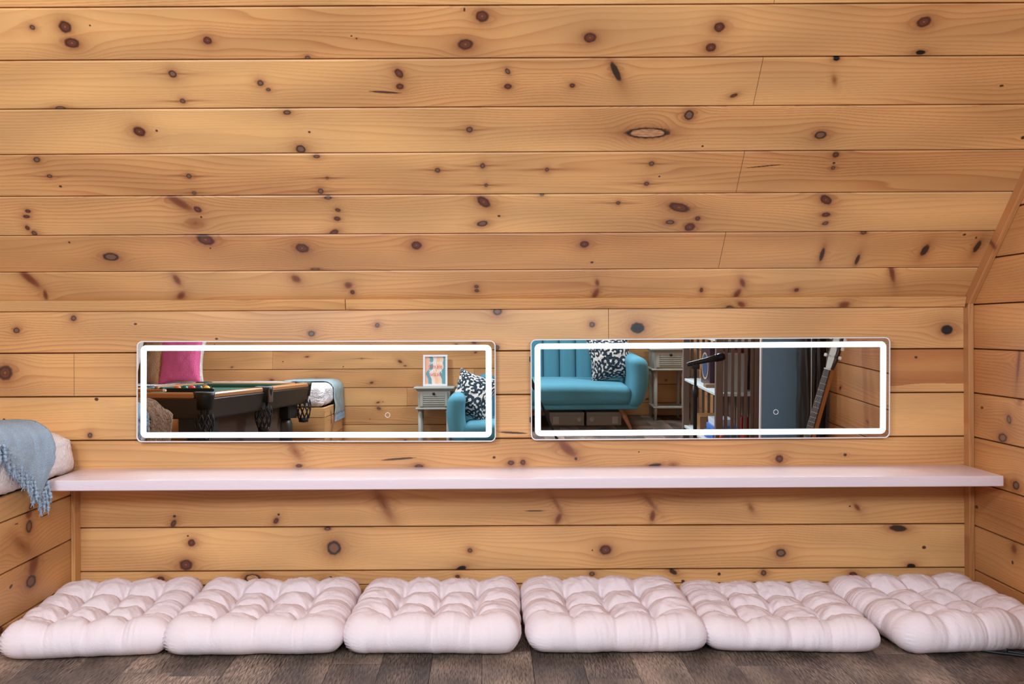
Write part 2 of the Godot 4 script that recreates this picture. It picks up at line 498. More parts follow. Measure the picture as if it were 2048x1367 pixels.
# ---------------------------------------------------------------- wood: each strip of the atlases is one course of boards
func knot_rows(knots: Array, base: float, pitch: float, rows: int) -> Array:
	var out := []
	for i in rows:
		out.append([])
	for k in knots:
		var row := int(floorf((k[1] - base) / pitch))
		if row >= 0 and row < rows:
			var c: Array = k.duplicate()
			c[1] = k[1] - base - row * pitch
			out[row].append(c)
	return out


func chance_knots(n: int, seed_: int) -> Array:
	var r := RandomNumberGenerator.new()
	r.seed = seed_
	var out := []
	for i in n:
		var kind: String = ["r", "b", "t", "s", "s", "k"][r.randi() % 6]
		var s := r.randf_range(5, 14) if kind in "rbk" else r.randf_range(3, 7)
		out.append([PAINT_X0 + r.randf() * PAINT_W, r.randf_range(0.015, BOARD - 0.015), s * r.randf_range(1.0, 1.5), s * r.randf_range(0.6, 0.9), kind, r.randf_range(-30, 30)])
	return out


func strip(knots: Array, w: int, h: int, palette: Array, seed_: int, ring := 70.0, hearts := [], warm := 0.0) -> void:
	jobs.append({"knots": knots, "w": w, "h": h, "palette": palette, "seed": seed_, "ring": ring, "hearts": hearts, "warm": warm})
	painted.append(PackedByteArray())


func paint_strip(index: int) -> void:
	var job: Dictionary = jobs[index]
	var w: int = job.w
	var h: int = job.h
	var out := PackedByteArray()
	out.resize(w * h * 3)
	var noise := FastNoiseLite.new()
	noise.noise_type = FastNoiseLite.TYPE_SIMPLEX_SMOOTH
	noise.seed = job.seed
	noise.frequency = 1.0
	noise.fractal_type = FastNoiseLite.FRACTAL_NONE
	var sap: Color = job.palette[0]
	var late: Color = job.palette[1]
	var tone: float = job.palette[2]
	var fibre: float = job.palette[3]
	var ringf: float = job.ring
	var off := float(job.seed % 97) * 3.1
	var warm: float = job.warm
	var n: int = job.knots.size()
	var kx := PackedFloat32Array()
	var ky := PackedFloat32Array()
	var rx := PackedFloat32Array()
	var ry := PackedFloat32Array()
	var kc := PackedFloat32Array()
	var ks := PackedFloat32Array()
	var kind := PackedStringArray()
	for k in job.knots:
		kx.append(k[0])
		ky.append(k[1])
		rx.append(maxf(k[2], 1.6) * 0.001)
		ry.append(maxf(k[3], 1.2) * 0.001)
		kc.append(cos(deg_to_rad(k[5])))
		ks.append(sin(deg_to_rad(k[5])))
		kind.append(k[4])
	var cols := 64
	for bin in w / cols:
		var um := PAINT_X0 + PAINT_W * (bin + 0.5) * cols / w
		var near := PackedInt32Array()
		for q in n:
			if absf(kx[q] - um) < 0.27 + 4.0 * rx[q]:
				near.append(q)
		for j in h:
			var v := (h - j - 0.5) / h * BOARD
			for ii in cols:
				var i := bin * cols + ii
				var u := PAINT_X0 + PAINT_W * (i + 0.5) / w
				var psi := v
				var stain := 0.0
				var cover := 0.0
				var kr := 0.0
				var kg := 0.0
				var kb := 0.0
				for q in near:
					var du := u - kx[q]
					var dv := v - ky[q]
					var a := (du * kc[q] + dv * ks[q]) / rx[q]
					var b := (-du * ks[q] + dv * kc[q]) / ry[q]
					var m2 := rx[q] * ry[q]
					var kd := kind[q]
					if kd != "c":
						var fade := maxf(0.0, 1.0 - du * du / 0.0361)
						psi -= fade * fade * dv * m2 * 2.6 / (du * du * 0.22 + dv * dv + m2 * 0.8)
					var e2 := a * a + b * b
					if kd == "t" or kd == "b":
						var dt := dv + 0.0025 * noise.get_noise_2d(u * 9.0, float(q))
						var wide := 0.0028 + 0.015 * absf(du)
						stain = maxf(stain, (1.0 if kd == "t" else 0.6) * exp(-absf(du) / (0.05 if kd == "t" else 0.022)) * exp(-dt * dt / (2.0 * wide * wide)))
					if e2 < 64.0:
						var e := sqrt(e2) * (1.0 + 0.07 * noise.get_noise_2d(u * 60.0, v * 60.0))
						if kd != "c" and kd != "s":
							stain = maxf(stain, 0.42 * exp(-(e - 1.0) * 1.3) + 0.24 * exp(-(e - 1.0) * 0.4) * maxf(0.0, 1.0 - e2 / 64.0))
						var soft := 0.3
						if kd == "l" or kd == "k":
							soft = 0.8
						var cv := clampf((1.0 + soft * 0.5 - e) / soft, 0.0, 1.0)
						if cv > cover:
							var rim := smoothstep(0.55, 0.95, e)
							cover = cv
							match kd:
								"r":
									var s := 0.5 + 0.5 * sin(e * 16.0)
									var pith := 1.0 - smoothstep(0.0, 0.3, e)
									kr = 94 - 36 * rim + 9 * s + 44 * pith; kg = 50 - 22 * rim + 7 * s + 34 * pith; kb = 34 - 13 * rim + 5 * s + 24 * pith
								"b", "t":
									kr = 118 - 82 * rim; kg = 82 - 54 * rim; kb = 62 - 37 * rim
								"s":
									kr = 74; kg = 44; kb = 28
								"k":
									kr = 122; kg = 66; kb = 38
									cover *= 0.9
								"l":
									kr = 176; kg = 116; kb = 68
									cover *= 0.6
								"d":
									kr = 58; kg = 38; kb = 26
								"h":
									kr = 14; kg = 11; kb = 10
								"o":
									var s2 := 0.5 + 0.5 * noise.get_noise_2d(u * 30.0, v * 160.0)
									var r2 := smoothstep(0.72, 0.9, e)
									kr = 204 - 150 * r2 - 50 * s2; kg = 152 - 112 * r2 - 46 * s2; kb = 108 - 78 * r2 - 36 * s2
								_:
									kr = 58; kg = 36; kb = 24
									cover *= 0.85
				var n1 := noise.get_noise_2d(u * 0.8 + off, psi * 8.0)
				var n2 := noise.get_noise_2d(u * 0.5 - off, v * 2.5)
				var n3 := noise.get_noise_2d(u * 11.0, v * 520.0 + off)
				var ring := psi * ringf + n1 * 2.0 + off
				var t := ring - floorf(ring)
				var l := t * t * t * (1.0 - smoothstep(0.93, 1.0, t))
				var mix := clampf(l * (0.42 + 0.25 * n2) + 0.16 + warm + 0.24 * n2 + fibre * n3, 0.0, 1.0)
				var gain := 1.0 + tone * noise.get_noise_2d(u * 1.7 + 40.0, v * 6.0 - off) + 0.045 * n3
				for hz in job.hearts:
					if u > hz[0] and u < hz[1] and v > hz[2] + 0.012 * noise.get_noise_2d(u * 3.0, 9.0):
						mix = clampf(0.75 + mix * 0.5 + 0.3 * n1, 0.0, 1.4)
				var r := lerpf(sap.r, late.r, mix) * gain * 255.0
				var g := lerpf(sap.g, late.g, mix) * gain * 255.0
				var bl := lerpf(sap.b, late.b, mix) * gain * 255.0
				if stain > 0.02:
					r = lerpf(r, 116.0, stain * 0.9)
					g = lerpf(g, 64.0, stain * 0.9)
					bl = lerpf(bl, 36.0, stain * 0.9)
				if cover > 0.0:
					r = lerpf(r, kr, cover)
					g = lerpf(g, kg, cover)
					bl = lerpf(bl, kb, cover)
				var o := (j * w + i) * 3
				out[o] = clampi(int(r), 0, 255)
				out[o + 1] = clampi(int(g), 0, 255)
				out[o + 2] = clampi(int(bl), 0, 255)
	painted[index] = out


func stack(first: int, count: int) -> ImageTexture:
	var all := PackedByteArray()
	for i in count:
		all.append_array(painted[first + i])
	var im := Image.create_from_data(jobs[first].w, jobs[first].h * count, false, Image.FORMAT_RGB8, all)
	im.generate_mipmaps()
	return ImageTexture.create_from_image(im)


func paint_all() -> void:
	var pine := [Color8(219, 167, 109), Color8(170, 108, 62), 0.07, 0.16]
	var oak := [Color8(160, 138, 122), Color8(54, 45, 41), 0.28, 0.75]
	var smoked := [Color8(56, 44, 35), Color8(16, 12, 10), 0.1, 0.3]
	var s := knot_rows(SLOPE_KNOTS, 0.1608 - 0.1699, 0.1699, 8)
	for i in 8:
		strip(s[i], 2048, 112, pine, 11 + i * 7, 78.0 if i % 3 else 52.0, [], [0.02, 0.26, -0.02, 0.12, -0.05, 0.08, 0.16, -0.08][i])
	var k := knot_rows(KNEE_KNOTS, 0.119 - BOARD, BOARD, 7)
	for i in 7:
		strip(k[i], 2048, 112, pine, 211 + i * 5, 74.0, [[1.05, 1.95, 0.030]] if i == 5 else [], [0.0, -0.05, 0.08, 0.05, -0.03, 0.0, -0.05][i])
	var side := knot_rows(SIDE_KNOTS, 0.119 - BOARD, BOARD, 10)
	for i in 8:   # the boards of the right-hand wall and the benches: knots seen there, and others further along
		var list := []
		for q in side[i]:
			var c: Array = q.duplicate()
			c[0] = PAINT_X0 + q[0]
			list.append(c)
		for q in chance_knots(9, 400 + i):
			if q[0] > PAINT_X0 + 0.5:
				list.append(q)
		strip(list, 1024, 96, pine, 301 + i * 9, 82.0, [], [0.42, 0.36, 0.48, 0.40, 0.34, 0.44, 0.38, 0.42][i])  # right-hand boards mixed redder and darker, part of it shade put into the colour
	var bed := knot_rows(BED_KNOTS, 0.085, BOARD, 2)
	for i in 6:   # other boards of the room
		var list := chance_knots(11, 500 + i)
		if i < 2:
			list = []
			for q in bed[i]:
				var c: Array = q.duplicate()
				c[0] = PAINT_X0 + 3.0 - q[0]
				list.append(c)
		strip(list, 1024, 96, pine, 601 + i * 3, 95.0 if i < 2 else 70.0)
	for i in 6:
		strip([], 2048, 112, oak, 701 + i * 11, 90.0)
	for i in 2:
		strip([], 512, 96, smoked, 801 + i * 11, 120.0)
	var id := WorkerThreadPool.add_group_task(paint_strip, jobs.size())
	WorkerThreadPool.wait_for_group_task_completion(id)


func make_materials() -> void:
	var at := 0
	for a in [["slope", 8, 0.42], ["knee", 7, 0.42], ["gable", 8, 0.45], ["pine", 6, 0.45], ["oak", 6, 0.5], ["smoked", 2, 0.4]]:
		var m := StandardMaterial3D.new()
		m.resource_name = a[0] + "_boards"
		m.albedo_texture = stack(at, a[1])
		m.roughness = a[2]
		m.texture_repeat = false
		at += a[1]
		M[a[0]] = m
	M.oak.texture_repeat = true
	M.backing = plain(Color8(92, 58, 34), 0.9)
	M.pink_paint = plain(Color8(232, 212, 217), 0.26)
	grained(M.pink_paint, 0.02, 0.25, 1.2)
	M.white_rim = plain(Color8(232, 232, 234), 0.3)
	M.mirror = plain(Color(0.93, 0.94, 0.94), 0.0, 1.0)
	M.led = plain(Color(0.95, 0.97, 1.0), 0.4)
	M.led.emission_enabled = true
	M.led.emission = Color(0.90, 0.97, 1.0)
	M.led.emission_energy_multiplier = 1.6
	M.black = plain(Color8(24, 24, 26), 0.45)
	M.black_metal = plain(Color8(30, 31, 34), 0.35, 0.6)
	M.steel = plain(Color8(190, 192, 196), 0.3, 0.9)
	M.linen = plain(Color8(233, 215, 217), 0.9)
	woven(M.linen, 60.0, 0.2)
	M.quilt = plain(Color8(240, 233, 236), 0.9)
	crumpled(M.quilt, 20.0, 1.0)
	M.throw = plain(Color8(162, 182, 202), 0.95)
	woven(M.throw, 60.0, 1.6)
	M.pool_throw = plain(Color8(170, 186, 188), 0.95)
	woven(M.pool_throw, 60.0, 1.4)
	M.teal = plain(Color8(76, 138, 156), 0.85)
	woven(M.teal, 70.0, 0.5)
	M.teal.rim_enabled = true
	M.teal.rim = 0.3
	M.sofa_leg = plain(Color8(150, 96, 58), 0.5)
	M.grey_paint = plain(Color8(168, 166, 156), 0.5)
	grained(M.grey_paint, 0.03, 0.2, 2.0)
	M.rack_wood = plain(Color8(120, 100, 88), 0.6)
	grained(M.rack_wood, 0.1, 0.3, 3.0)
	M.shelf_paint = plain(Color8(205, 210, 208), 0.5)
	M.felt = plain(Color8(44, 82, 62), 0.95)
	woven(M.felt, 120.0, 0.4)
	M.leather = plain(Color8(22, 18, 15), 0.5)
	M.rail_wood = plain(Color8(176, 116, 66), 0.35)
	grained(M.rail_wood, 0.1, 0.4, 3.0)
	M.brown_panel = plain(Color8(84, 60, 44), 0.8)
	M.pink_plush = plain(Color8(206, 88, 132), 0.95)
	woven(M.pink_plush, 40.0, 1.4)
	M.cream = plain(Color8(226, 216, 204), 0.95)
	woven(M.cream, 36.0, 1.6)
	M.tan = plain(Color8(196, 150, 112), 0.95)
	woven(M.tan, 30.0, 1.6)
	M.fur = plain(Color8(146, 112, 86), 1.0)
	woven(M.fur, 16.0, 2.2)
	M.leopard = plain(Color.WHITE, 0.9)
	M.leopard.albedo_texture = leopard()
	woven(M.leopard, 80.0, 0.5, false)
	M.box_board = plain(Color8(176, 158, 142), 0.8)
	M.label_print = plain(Color8(212, 198, 184), 0.7)


func plain(c: Color, rough: float, metal := 0.0) -> StandardMaterial3D:
	var m := StandardMaterial3D.new()
	m.albedo_color = c
	m.roughness = rough
	m.metallic = metal
	return m


var noise_cache := {}


func noise_map(freq: float, strength: float, octaves: int, kind := FastNoiseLite.TYPE_SIMPLEX_SMOOTH) -> NoiseTexture2D:
	var key := [freq, strength, octaves, kind]
	if not noise_cache.has(key):
		var n := FastNoiseLite.new()
		n.noise_type = kind
		n.frequency = freq
		n.fractal_octaves = octaves
		var t := NoiseTexture2D.new()
		t.width = 256
		t.height = 256
		t.seamless = true
		t.as_normal_map = true
		t.bump_strength = strength
		t.noise = n
		noise_cache[key] = t
	return noise_cache[key]


func woven(m: StandardMaterial3D, scale: float, amount: float, triplanar := true) -> void:
	m.normal_enabled = true
	m.normal_texture = noise_map(0.12, 6.0, 3)
	m.normal_scale = amount
	m.uv1_triplanar = triplanar
	if triplanar:
		m.uv1_scale = Vector3.ONE * scale / 10.0


func crumpled(m: StandardMaterial3D, scale: float, amount: float) -> void:
	m.normal_enabled = true
	m.normal_texture = noise_map(0.05, 10.0, 2, FastNoiseLite.TYPE_CELLULAR)
	m.normal_scale = amount
	m.uv1_triplanar = true
	m.uv1_scale = Vector3.ONE * scale / 4.0


func grained(m: StandardMaterial3D, depth: float, amount: float, scale: float) -> void:
	m.normal_enabled = true
	m.normal_texture = noise_map(0.03, 4.0, 4)
	m.normal_scale = amount
	m.uv1_triplanar = true
	m.uv1_scale = Vector3(1.0, 6.0, 6.0) * scale * (1.0 + depth)


func leopard() -> ImageTexture:
	var r := RandomNumberGenerator.new()
	r.seed = 5
	var n := 256
	var cells := 10
	var spots := []
	for i in cells:
		for j in cells:
			spots.append([(i + r.randf_range(0.25, 0.75)) / cells, (j + r.randf_range(0.25, 0.75)) / cells, r.randf() * TAU, r.randf_range(0.8, 1.25), r.randf_range(0.8, 1.3)])
	var noise := FastNoiseLite.new()
	noise.frequency = 18.0
	var im := Image.create(n, n, false, Image.FORMAT_RGB8)
	for y in n:
		for x in n:
			var u := (x + 0.5) / n
			var v := (y + 0.5) / n
			var dark := 0.0
			var ci := int(u * cells)
			var cj := int(v * cells)
			for i in range(maxi(ci - 1, 0), mini(ci + 2, cells)):
				for j in range(maxi(cj - 1, 0), mini(cj + 2, cells)):
					var s: Array = spots[i * cells + j]
					var dx: float = (u - s[0]) * cells * s[3]
					var dy: float = (v - s[1]) * cells * s[4]
					var d := sqrt(dx * dx + dy * dy) * (1.0 + 0.25 * noise.get_noise_2d(u, v))
					var a := fposmod(atan2(dy, dx) - s[2], TAU)
					var gap := 0.0 if a > 0.75 else 1.0
					if d < 0.56 and (d > 0.2) and gap < 0.5:
						dark = 1.0
			im.set_pixel(x, y, Color8(216, 208, 200).lerp(Color8(30, 46, 58), dark))
	im.generate_mipmaps()
	return ImageTexture.create_from_image(im)


# ---------------------------------------------------------------- the room
const BACK := Basis(Vector3(-1, 0, 0), Vector3(0, 1, 0), Vector3(0, 0, -1))
const FACE_L := Basis(Vector3(0, 0, 1), Vector3(0, 1, 0), Vector3(-1, 0, 0))     # boards seen from the left: along z
const FACE_R := Basis(Vector3(0, 0, -1), Vector3(0, 1, 0), Vector3(1, 0, 0))


func slope_basis() -> Basis:
	return Basis(Vector3(1, 0, 0), Vector3(0, sin(PITCH), cos(PITCH)), Vector3(0, -cos(PITCH), sin(PITCH)))


# a board with eased long edges; local x along, y up, its face at z = 0. row of rows: its strip of the atlas; at_x: where on the strip local x = 0 lies; at_y: height on the strip of local y = 0
func plank(x0b: float, x0t: float, x1b: float, x1t: float, h: float, row: int, rows: int, at_x := 0.0, at_y := 0.0, ease := 0.0028, thick := 0.018) -> ArrayMesh:
	var st := begin(false)
	var gap := 0.0023 if ease > 0.0025 else 0.0004
	var prof := [Vector2(gap, -thick), Vector2(gap, -ease), Vector2(ease + gap, 0), Vector2(h - ease - gap, 0), Vector2(h - gap, -ease), Vector2(h - gap, -thick)]
	var pt := func(end: int, p: Vector2) -> Vector3:
		var f := clampf(p.x / h, 0.0, 1.0)
		return Vector3(lerpf(x0b, x0t, f) + 0.0009 if end == 0 else lerpf(x1b, x1t, f) - 0.0009, p.x, p.y)
	var put := func(v: Vector3) -> void:
		st.set_uv(Vector2((v.x + at_x - PAINT_X0) / PAINT_W, (row + 1.0 - clampf((v.y + at_y) / BOARD, 0.004, 0.996)) / rows))
		st.add_vertex(v)
	for i in prof.size():
		var a: Vector2 = prof[i]
		var b: Vector2 = prof[(i + 1) % prof.size()]
		var q := [pt.call(0, a), pt.call(1, a), pt.call(1, b), pt.call(0, b)]
		for o in [0, 2, 1, 0, 3, 2]:
			put.call(q[o])
	for e in 2:
		for i in range(1, prof.size() - 1):
			var t := [pt.call(e, prof[0]), pt.call(e, prof[i]), pt.call(e, prof[i + 1])]
			for o in ([0, 1, 2] if e == 1 else [0, 2, 1]):
				put.call(t[o])
	return finish(st)


func build_shell() -> void:
	var w := ROOM_R - ROOM_L
	var cx := (ROOM_R + ROOM_L) / 2
	structure("floor", box(Vector3(w + 0.4, 0.12, ROOM_B + 0.4), 0.0), M.backing, Vector3(cx, -0.066, ROOM_B / 2))
	structure("wall_front", box(Vector3(w + 0.4, KNEE + 0.05, 0.12), 0.0), M.backing, Vector3(cx, KNEE / 2 - 0.02, -0.0785))
	structure("wall_back", box(Vector3(w + 0.4, KNEE + 0.05, 0.12), 0.0), M.backing, Vector3(cx, KNEE / 2 - 0.02, ROOM_B + 0.0785))
	structure("wall_right", box(Vector3(0.12, CEIL + 0.2, ROOM_B + 0.3), 0.0), M.backing, Vector3(ROOM_R + 0.0785, CEIL / 2, ROOM_B / 2))
	structure("wall_left", box(Vector3(0.12, CEIL + 0.2, ROOM_B + 0.3), 0.0), M.backing, Vector3(ROOM_L - 0.0785, CEIL / 2, ROOM_B / 2))
	structure("ceiling", box(Vector3(w + 0.3, 0.12, 2.3), 0.0), M.backing, Vector3(cx, CEIL + 0.0785, ROOM_B / 2))
	var run := (CEIL - KNEE) / sin(PITCH)
	var b := slope_basis()
	structure("ceiling_slope", box(Vector3(w + 0.3, run + 0.12, 0.12), 0.0), M.backing, Vector3(cx, KNEE, 0) + b.y * (run / 2) - b.z * 0.0785, b)
	var b2 := Basis(Vector3(-1, 0, 0), Vector3(0, sin(PITCH), -cos(PITCH)), Vector3(0, -cos(PITCH), -sin(PITCH)))
	structure("ceiling_slope_back", box(Vector3(w + 0.3, run + 0.12, 0.12), 0.0), M.backing, Vector3(cx, KNEE, ROOM_B) + b2.y * (run / 2) - b2.z * 0.0785, b2)


func shell(called: String) -> Node3D:
	return get_node(called)


func lay(wall: Node3D, mesh: Mesh, m: Material, at: Vector3, basis := Basis.IDENTITY, called := "plank") -> void:   # a piece of the wall, given in room coordinates
	var o := part(wall, called, mesh, m)
	o.transform = wall.transform.affine_inverse() * Transform3D(basis, at)


func build_knee_wall() -> void:
	var wall := shell("wall_front")
	var joints := {5: [-1.612, 1.05], 6: [0.479]}
	for i in 7:
		var y0 := 0.119 + (i - 1) * BOARD
		var y1 := y0 + BOARD
		var lo := 0.0 if i > 0 else 0.0625 - y0
		var stops: Array = [PAINT_X0 + 0.001] + joints.get(i, []) + [ROOM_R]
		for k in stops.size() - 1:
			lay(wall, plank(stops[k], stops[k], stops[k + 1], stops[k + 1], y1 - y0 - lo, i, 7, 0.0, lo), M.knee, Vector3(0, y0 + lo, 0))
		lay(wall, plank(0, 0, PAINT_X0 - ROOM_L, PAINT_X0 - ROOM_L, y1 - y0 - lo, i % 4 + 2, 6, PAINT_X0 + 0.3 * i, lo), M.pine, Vector3(ROOM_L, y0 + lo, 0))
	# narrow strip at the foot of the wall
	lay(wall, plank(PAINT_X0, PAINT_X0, ROOM_R, ROOM_R, 0.0615, 0, 7, 0.0, 0.02, 0.002, 0.012), M.knee, Vector3(0, 0.0, -0.004), Basis.IDENTITY, "base_strip")


func build_slope() -> void:
	var wall := shell("ceiling_slope")
	var b := slope_basis()
	var joints := {1: [0.8816], 3: [0.8866], 5: [0.8815], 7: [0.878]}
	var run := (CEIL - KNEE) / sin(PITCH)
	for i in 13:
		var s0 := maxf(0.0, 0.1608 + (i - 1) * 0.1699)
		var s1 := minf(0.1608 + i * 0.1699, run)
		var off := s0 - (0.1608 + (i - 1) * 0.1699)
		var painted_row := i < 8
		var stops: Array = ([PAINT_X0 + 0.001] if painted_row else [ROOM_L, -0.4 - 0.2 * (i % 3)]) + joints.get(i, []) + [ROOM_R]
		for k in stops.size() - 1:
			if painted_row:
				lay(wall, plank(stops[k], stops[k], stops[k + 1], stops[k + 1], s1 - s0, i, 8, 0.0, off), M.slope, Vector3(0, KNEE, 0) + b.y * s0, b)
			else:
				lay(wall, plank(0, 0, stops[k + 1] - stops[k], stops[k + 1] - stops[k], s1 - s0, (i + k) % 4 + 2, 6, PAINT_X0 + 0.1, off), M.pine, Vector3(stops[k], KNEE, 0) + b.y * s0, b)
		if painted_row:
			lay(wall, plank(0, 0, PAINT_X0 - ROOM_L, PAINT_X0 - ROOM_L, s1 - s0, i % 4 + 2, 6, PAINT_X0 + 0.2 * i, off), M.pine, Vector3(ROOM_L, KNEE, 0) + b.y * s0, b)


func gable_courses(wall: Node3D, x: float, facing: Basis, m: Material, rows: int, first: int) -> void:
	var t := tan(PITCH)
	for i in 17:
		var y0 := maxf(0.0, 0.119 + (i - 1) * BOARD)
		var y1 := minf(0.119 + i * BOARD, CEIL)
		var off := y0 - (0.119 + (i - 1) * BOARD)
		var z0 := maxf(0.0, (y0 - KNEE) / t)
		var z1 := maxf(0.0, (y1 - KNEE) / t)
		var cut := 2.2 + 0.35 * float((i * 5) % 4)
		if facing.z.x < 0:      # local x runs along +z
			lay(wall, plank(z0, z1, cut, cut, y1 - y0, i % rows, rows, PAINT_X0, off), m, Vector3(x, y0, 0), facing)
			lay(wall, plank(0, 0, ROOM_B - z0 - cut, ROOM_B - z1 - cut, y1 - y0, (i + 3) % rows, rows, PAINT_X0 + 0.6, off), m, Vector3(x, y0, cut), facing)
		else:
			lay(wall, plank(z0, z1, cut, cut, y1 - y0, first + i % (rows - first), rows, PAINT_X0, off), m, Vector3(x, y0, ROOM_B), facing)
			lay(wall, plank(0, 0, ROOM_B - z0 - cut, ROOM_B - z1 - cut, y1 - y0, first + (i + 1) % (rows - first), rows, PAINT_X0 + 0.6, off), m, Vector3(x, y0, ROOM_B - cut), facing)


func build_side_wall() -> void:
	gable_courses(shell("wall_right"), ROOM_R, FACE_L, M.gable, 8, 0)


func build_other_walls() -> void:
	gable_courses(shell("wall_left"), ROOM_L, FACE_R, M.pine, 6, 2)
	var back := shell("wall_back")
	for i in 7:
		var y0 := maxf(0.0, 0.119 + (i - 1) * BOARD)
		var y1 := 0.119 + i * BOARD
		var off := y0 - (0.119 + (i - 1) * BOARD)
		var cut := 2.0 + 0.62 * float((i * 3) % 4)      # from the right-hand end
		lay(back, plank(0, 0, cut, cut, y1 - y0, 2 + i % 4, 6, PAINT_X0 - 0.03, off), M.pine, Vector3(ROOM_R, y0, ROOM_B), BACK)
		lay(back, plank(0, 0, ROOM_R - ROOM_L - cut, ROOM_R - ROOM_L - cut, y1 - y0, 2 + (i + 2) % 4, 6, PAINT_X0 + 0.1, off), M.pine, Vector3(ROOM_R - cut, y0, ROOM_B), BACK)


func build_floor() -> void:
	# grey-brown laminate laid across the room
	var fl := shell("floor")
	var variants := []
	var tones := [1.0, 0.86, 1.1, 0.94, 1.18, 0.9]
	for k in 6:
		var m: StandardMaterial3D = M.oak.duplicate()
		m.albedo_color = Color(tones[k], tones[k] * 0.985, tones[k] * 0.97) * 0.82
		m.albedo_color.a = 1.0
		variants.append(m)
	var x := 0.142 - 24 * 0.16
	var n := 0
	while x < ROOM_R:
		var x0 := maxf(x, ROOM_L)
		var x1 := minf(x + 0.16, ROOM_R)
		if x1 - x0 > 0.01:
			var z := -0.9 * fposmod(n * 0.37, 1.0) - 0.2
			while z < ROOM_B:
				var z0 := maxf(z, 0.0)
				var z1 := minf(z + 1.22, ROOM_B)
				if z1 - z0 > 0.01:
					lay(fl, floor_board(x1 - x0, z1 - z0, rng.randi() % 6, rng.randf()), variants[rng.randi() % 6], Vector3(x0, 0, z0), Basis.IDENTITY, "floor_plank")
				z += 1.22
		x += 0.16
		n += 1


func floor_board(w: float, l: float, row: int, shift: float) -> ArrayMesh:
	var st := begin(false)
	var e := 0.0012
	var put := func(v: Vector3) -> void:
		st.set_uv(Vector2(shift + v.z / 1.92, (row + clampf(v.x / 0.16, 0.02, 0.98)) / 6.0))
		st.add_vertex(v)
	var lo := [Vector3(0, -0.006, 0), Vector3(w, -0.006, 0), Vector3(w, -0.006, l), Vector3(0, -0.006, l)]
	var mid := [Vector3(0.0003, -e, 0.0003), Vector3(w - 0.0003, -e, 0.0003), Vector3(w - 0.0003, -e, l - 0.0003), Vector3(0.0003, -e, l - 0.0003)]
	var up := [Vector3(e, 0, e), Vector3(w - e, 0, e), Vector3(w - e, 0, l - e), Vector3(e, 0, l - e)]
	for o in [0, 1, 2, 0, 2, 3]:
		put.call(up[o])
	for i in 4:
		var j := (i + 1) % 4
		for pair in [[lo, mid], [mid, up]]:
			for v in [pair[0][i], pair[0][j], pair[1][j], pair[0][i], pair[1][j], pair[1][i]]:
				put.call(v)
	return finish(st)


func build_trims() -> void:
	# flat strip in the angle between knee wall and slope, in two lengths
	var tilt := Basis(Vector3.RIGHT, 0.37)
	for seg in [[-0.5456, 1.866, "trim_1"], [ROOM_L, -0.5466, "trim_2"]]:
		var o := structure(seg[2], wood_bar(seg[1] - seg[0], 0.042, 0.013, 4 if seg[0] > -2 else 5, 6, PAINT_X0 + 0.03), M.pine, Vector3(seg[0], 1.1375, 0.0145), tilt)
		o.set_meta("label", "narrow pine strip under the slope, " + ("right-hand" if seg[0] > -1 else "left-hand") + " length")
	# corner bars against the right wall: up the knee wall, then up the slope
	var b := slope_basis()
	var up := Basis(Vector3(0, 1, 0), Vector3(-1, 0, 0), Vector3(0, 0, 1))   # local x upward
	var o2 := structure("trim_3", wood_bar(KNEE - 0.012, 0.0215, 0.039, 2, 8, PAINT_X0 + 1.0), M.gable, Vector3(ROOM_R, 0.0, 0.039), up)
	o2.set_meta("label", "upright pine corner bar beside the right-hand mirror")
	var along := Basis(b.y, -b.x, b.z)
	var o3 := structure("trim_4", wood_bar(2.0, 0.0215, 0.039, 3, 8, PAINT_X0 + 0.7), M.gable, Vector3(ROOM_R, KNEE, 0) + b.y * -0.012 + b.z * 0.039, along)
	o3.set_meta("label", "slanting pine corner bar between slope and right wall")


# a square-edged bar with the grain along local x; y 0..h; face at z = 0, going back by thick
func wood_bar(l: float, h: float, thick: float, row: int, rows: int, at_x: float) -> ArrayMesh:
	return plank(0, 0, l, l, h, row, rows, at_x, 0.06, 0.0018, thick)


func build_shelf() -> void:
	var t := thing("wall_shelf", "long pale pink painted plank shelf under the two mirrors", "shelf", Vector3(0.138, 0.5035, 0.139))
	part(t, "board", rounded(Vector3(3.452, 0.038, 0.278), 0.004, 3, 1), M.pink_paint)
	# the cleat that carries it, hidden under the board against the wall
	part(t, "cleat", box(Vector3(3.3, 0.02, 0.018), 0.001), M.pink_paint, Vector3(0, -0.029, -0.129))


# ---------------------------------------------------------------- mirrors
func build_mirrors() -> void:
	mirror(Vector3(-0.6595, 0.8225, 0.0), -0.0035, -0.0110, Vector2(0.277, -0.092), "long backlit mirror on the left, reflecting a pool table and a bed")
	mirror(Vector3(0.868, 0.826, 0.0), 0.0015, 0.0260, Vector2(0.254, -0.092), "long backlit mirror on the right, reflecting a teal sofa and a guitar")


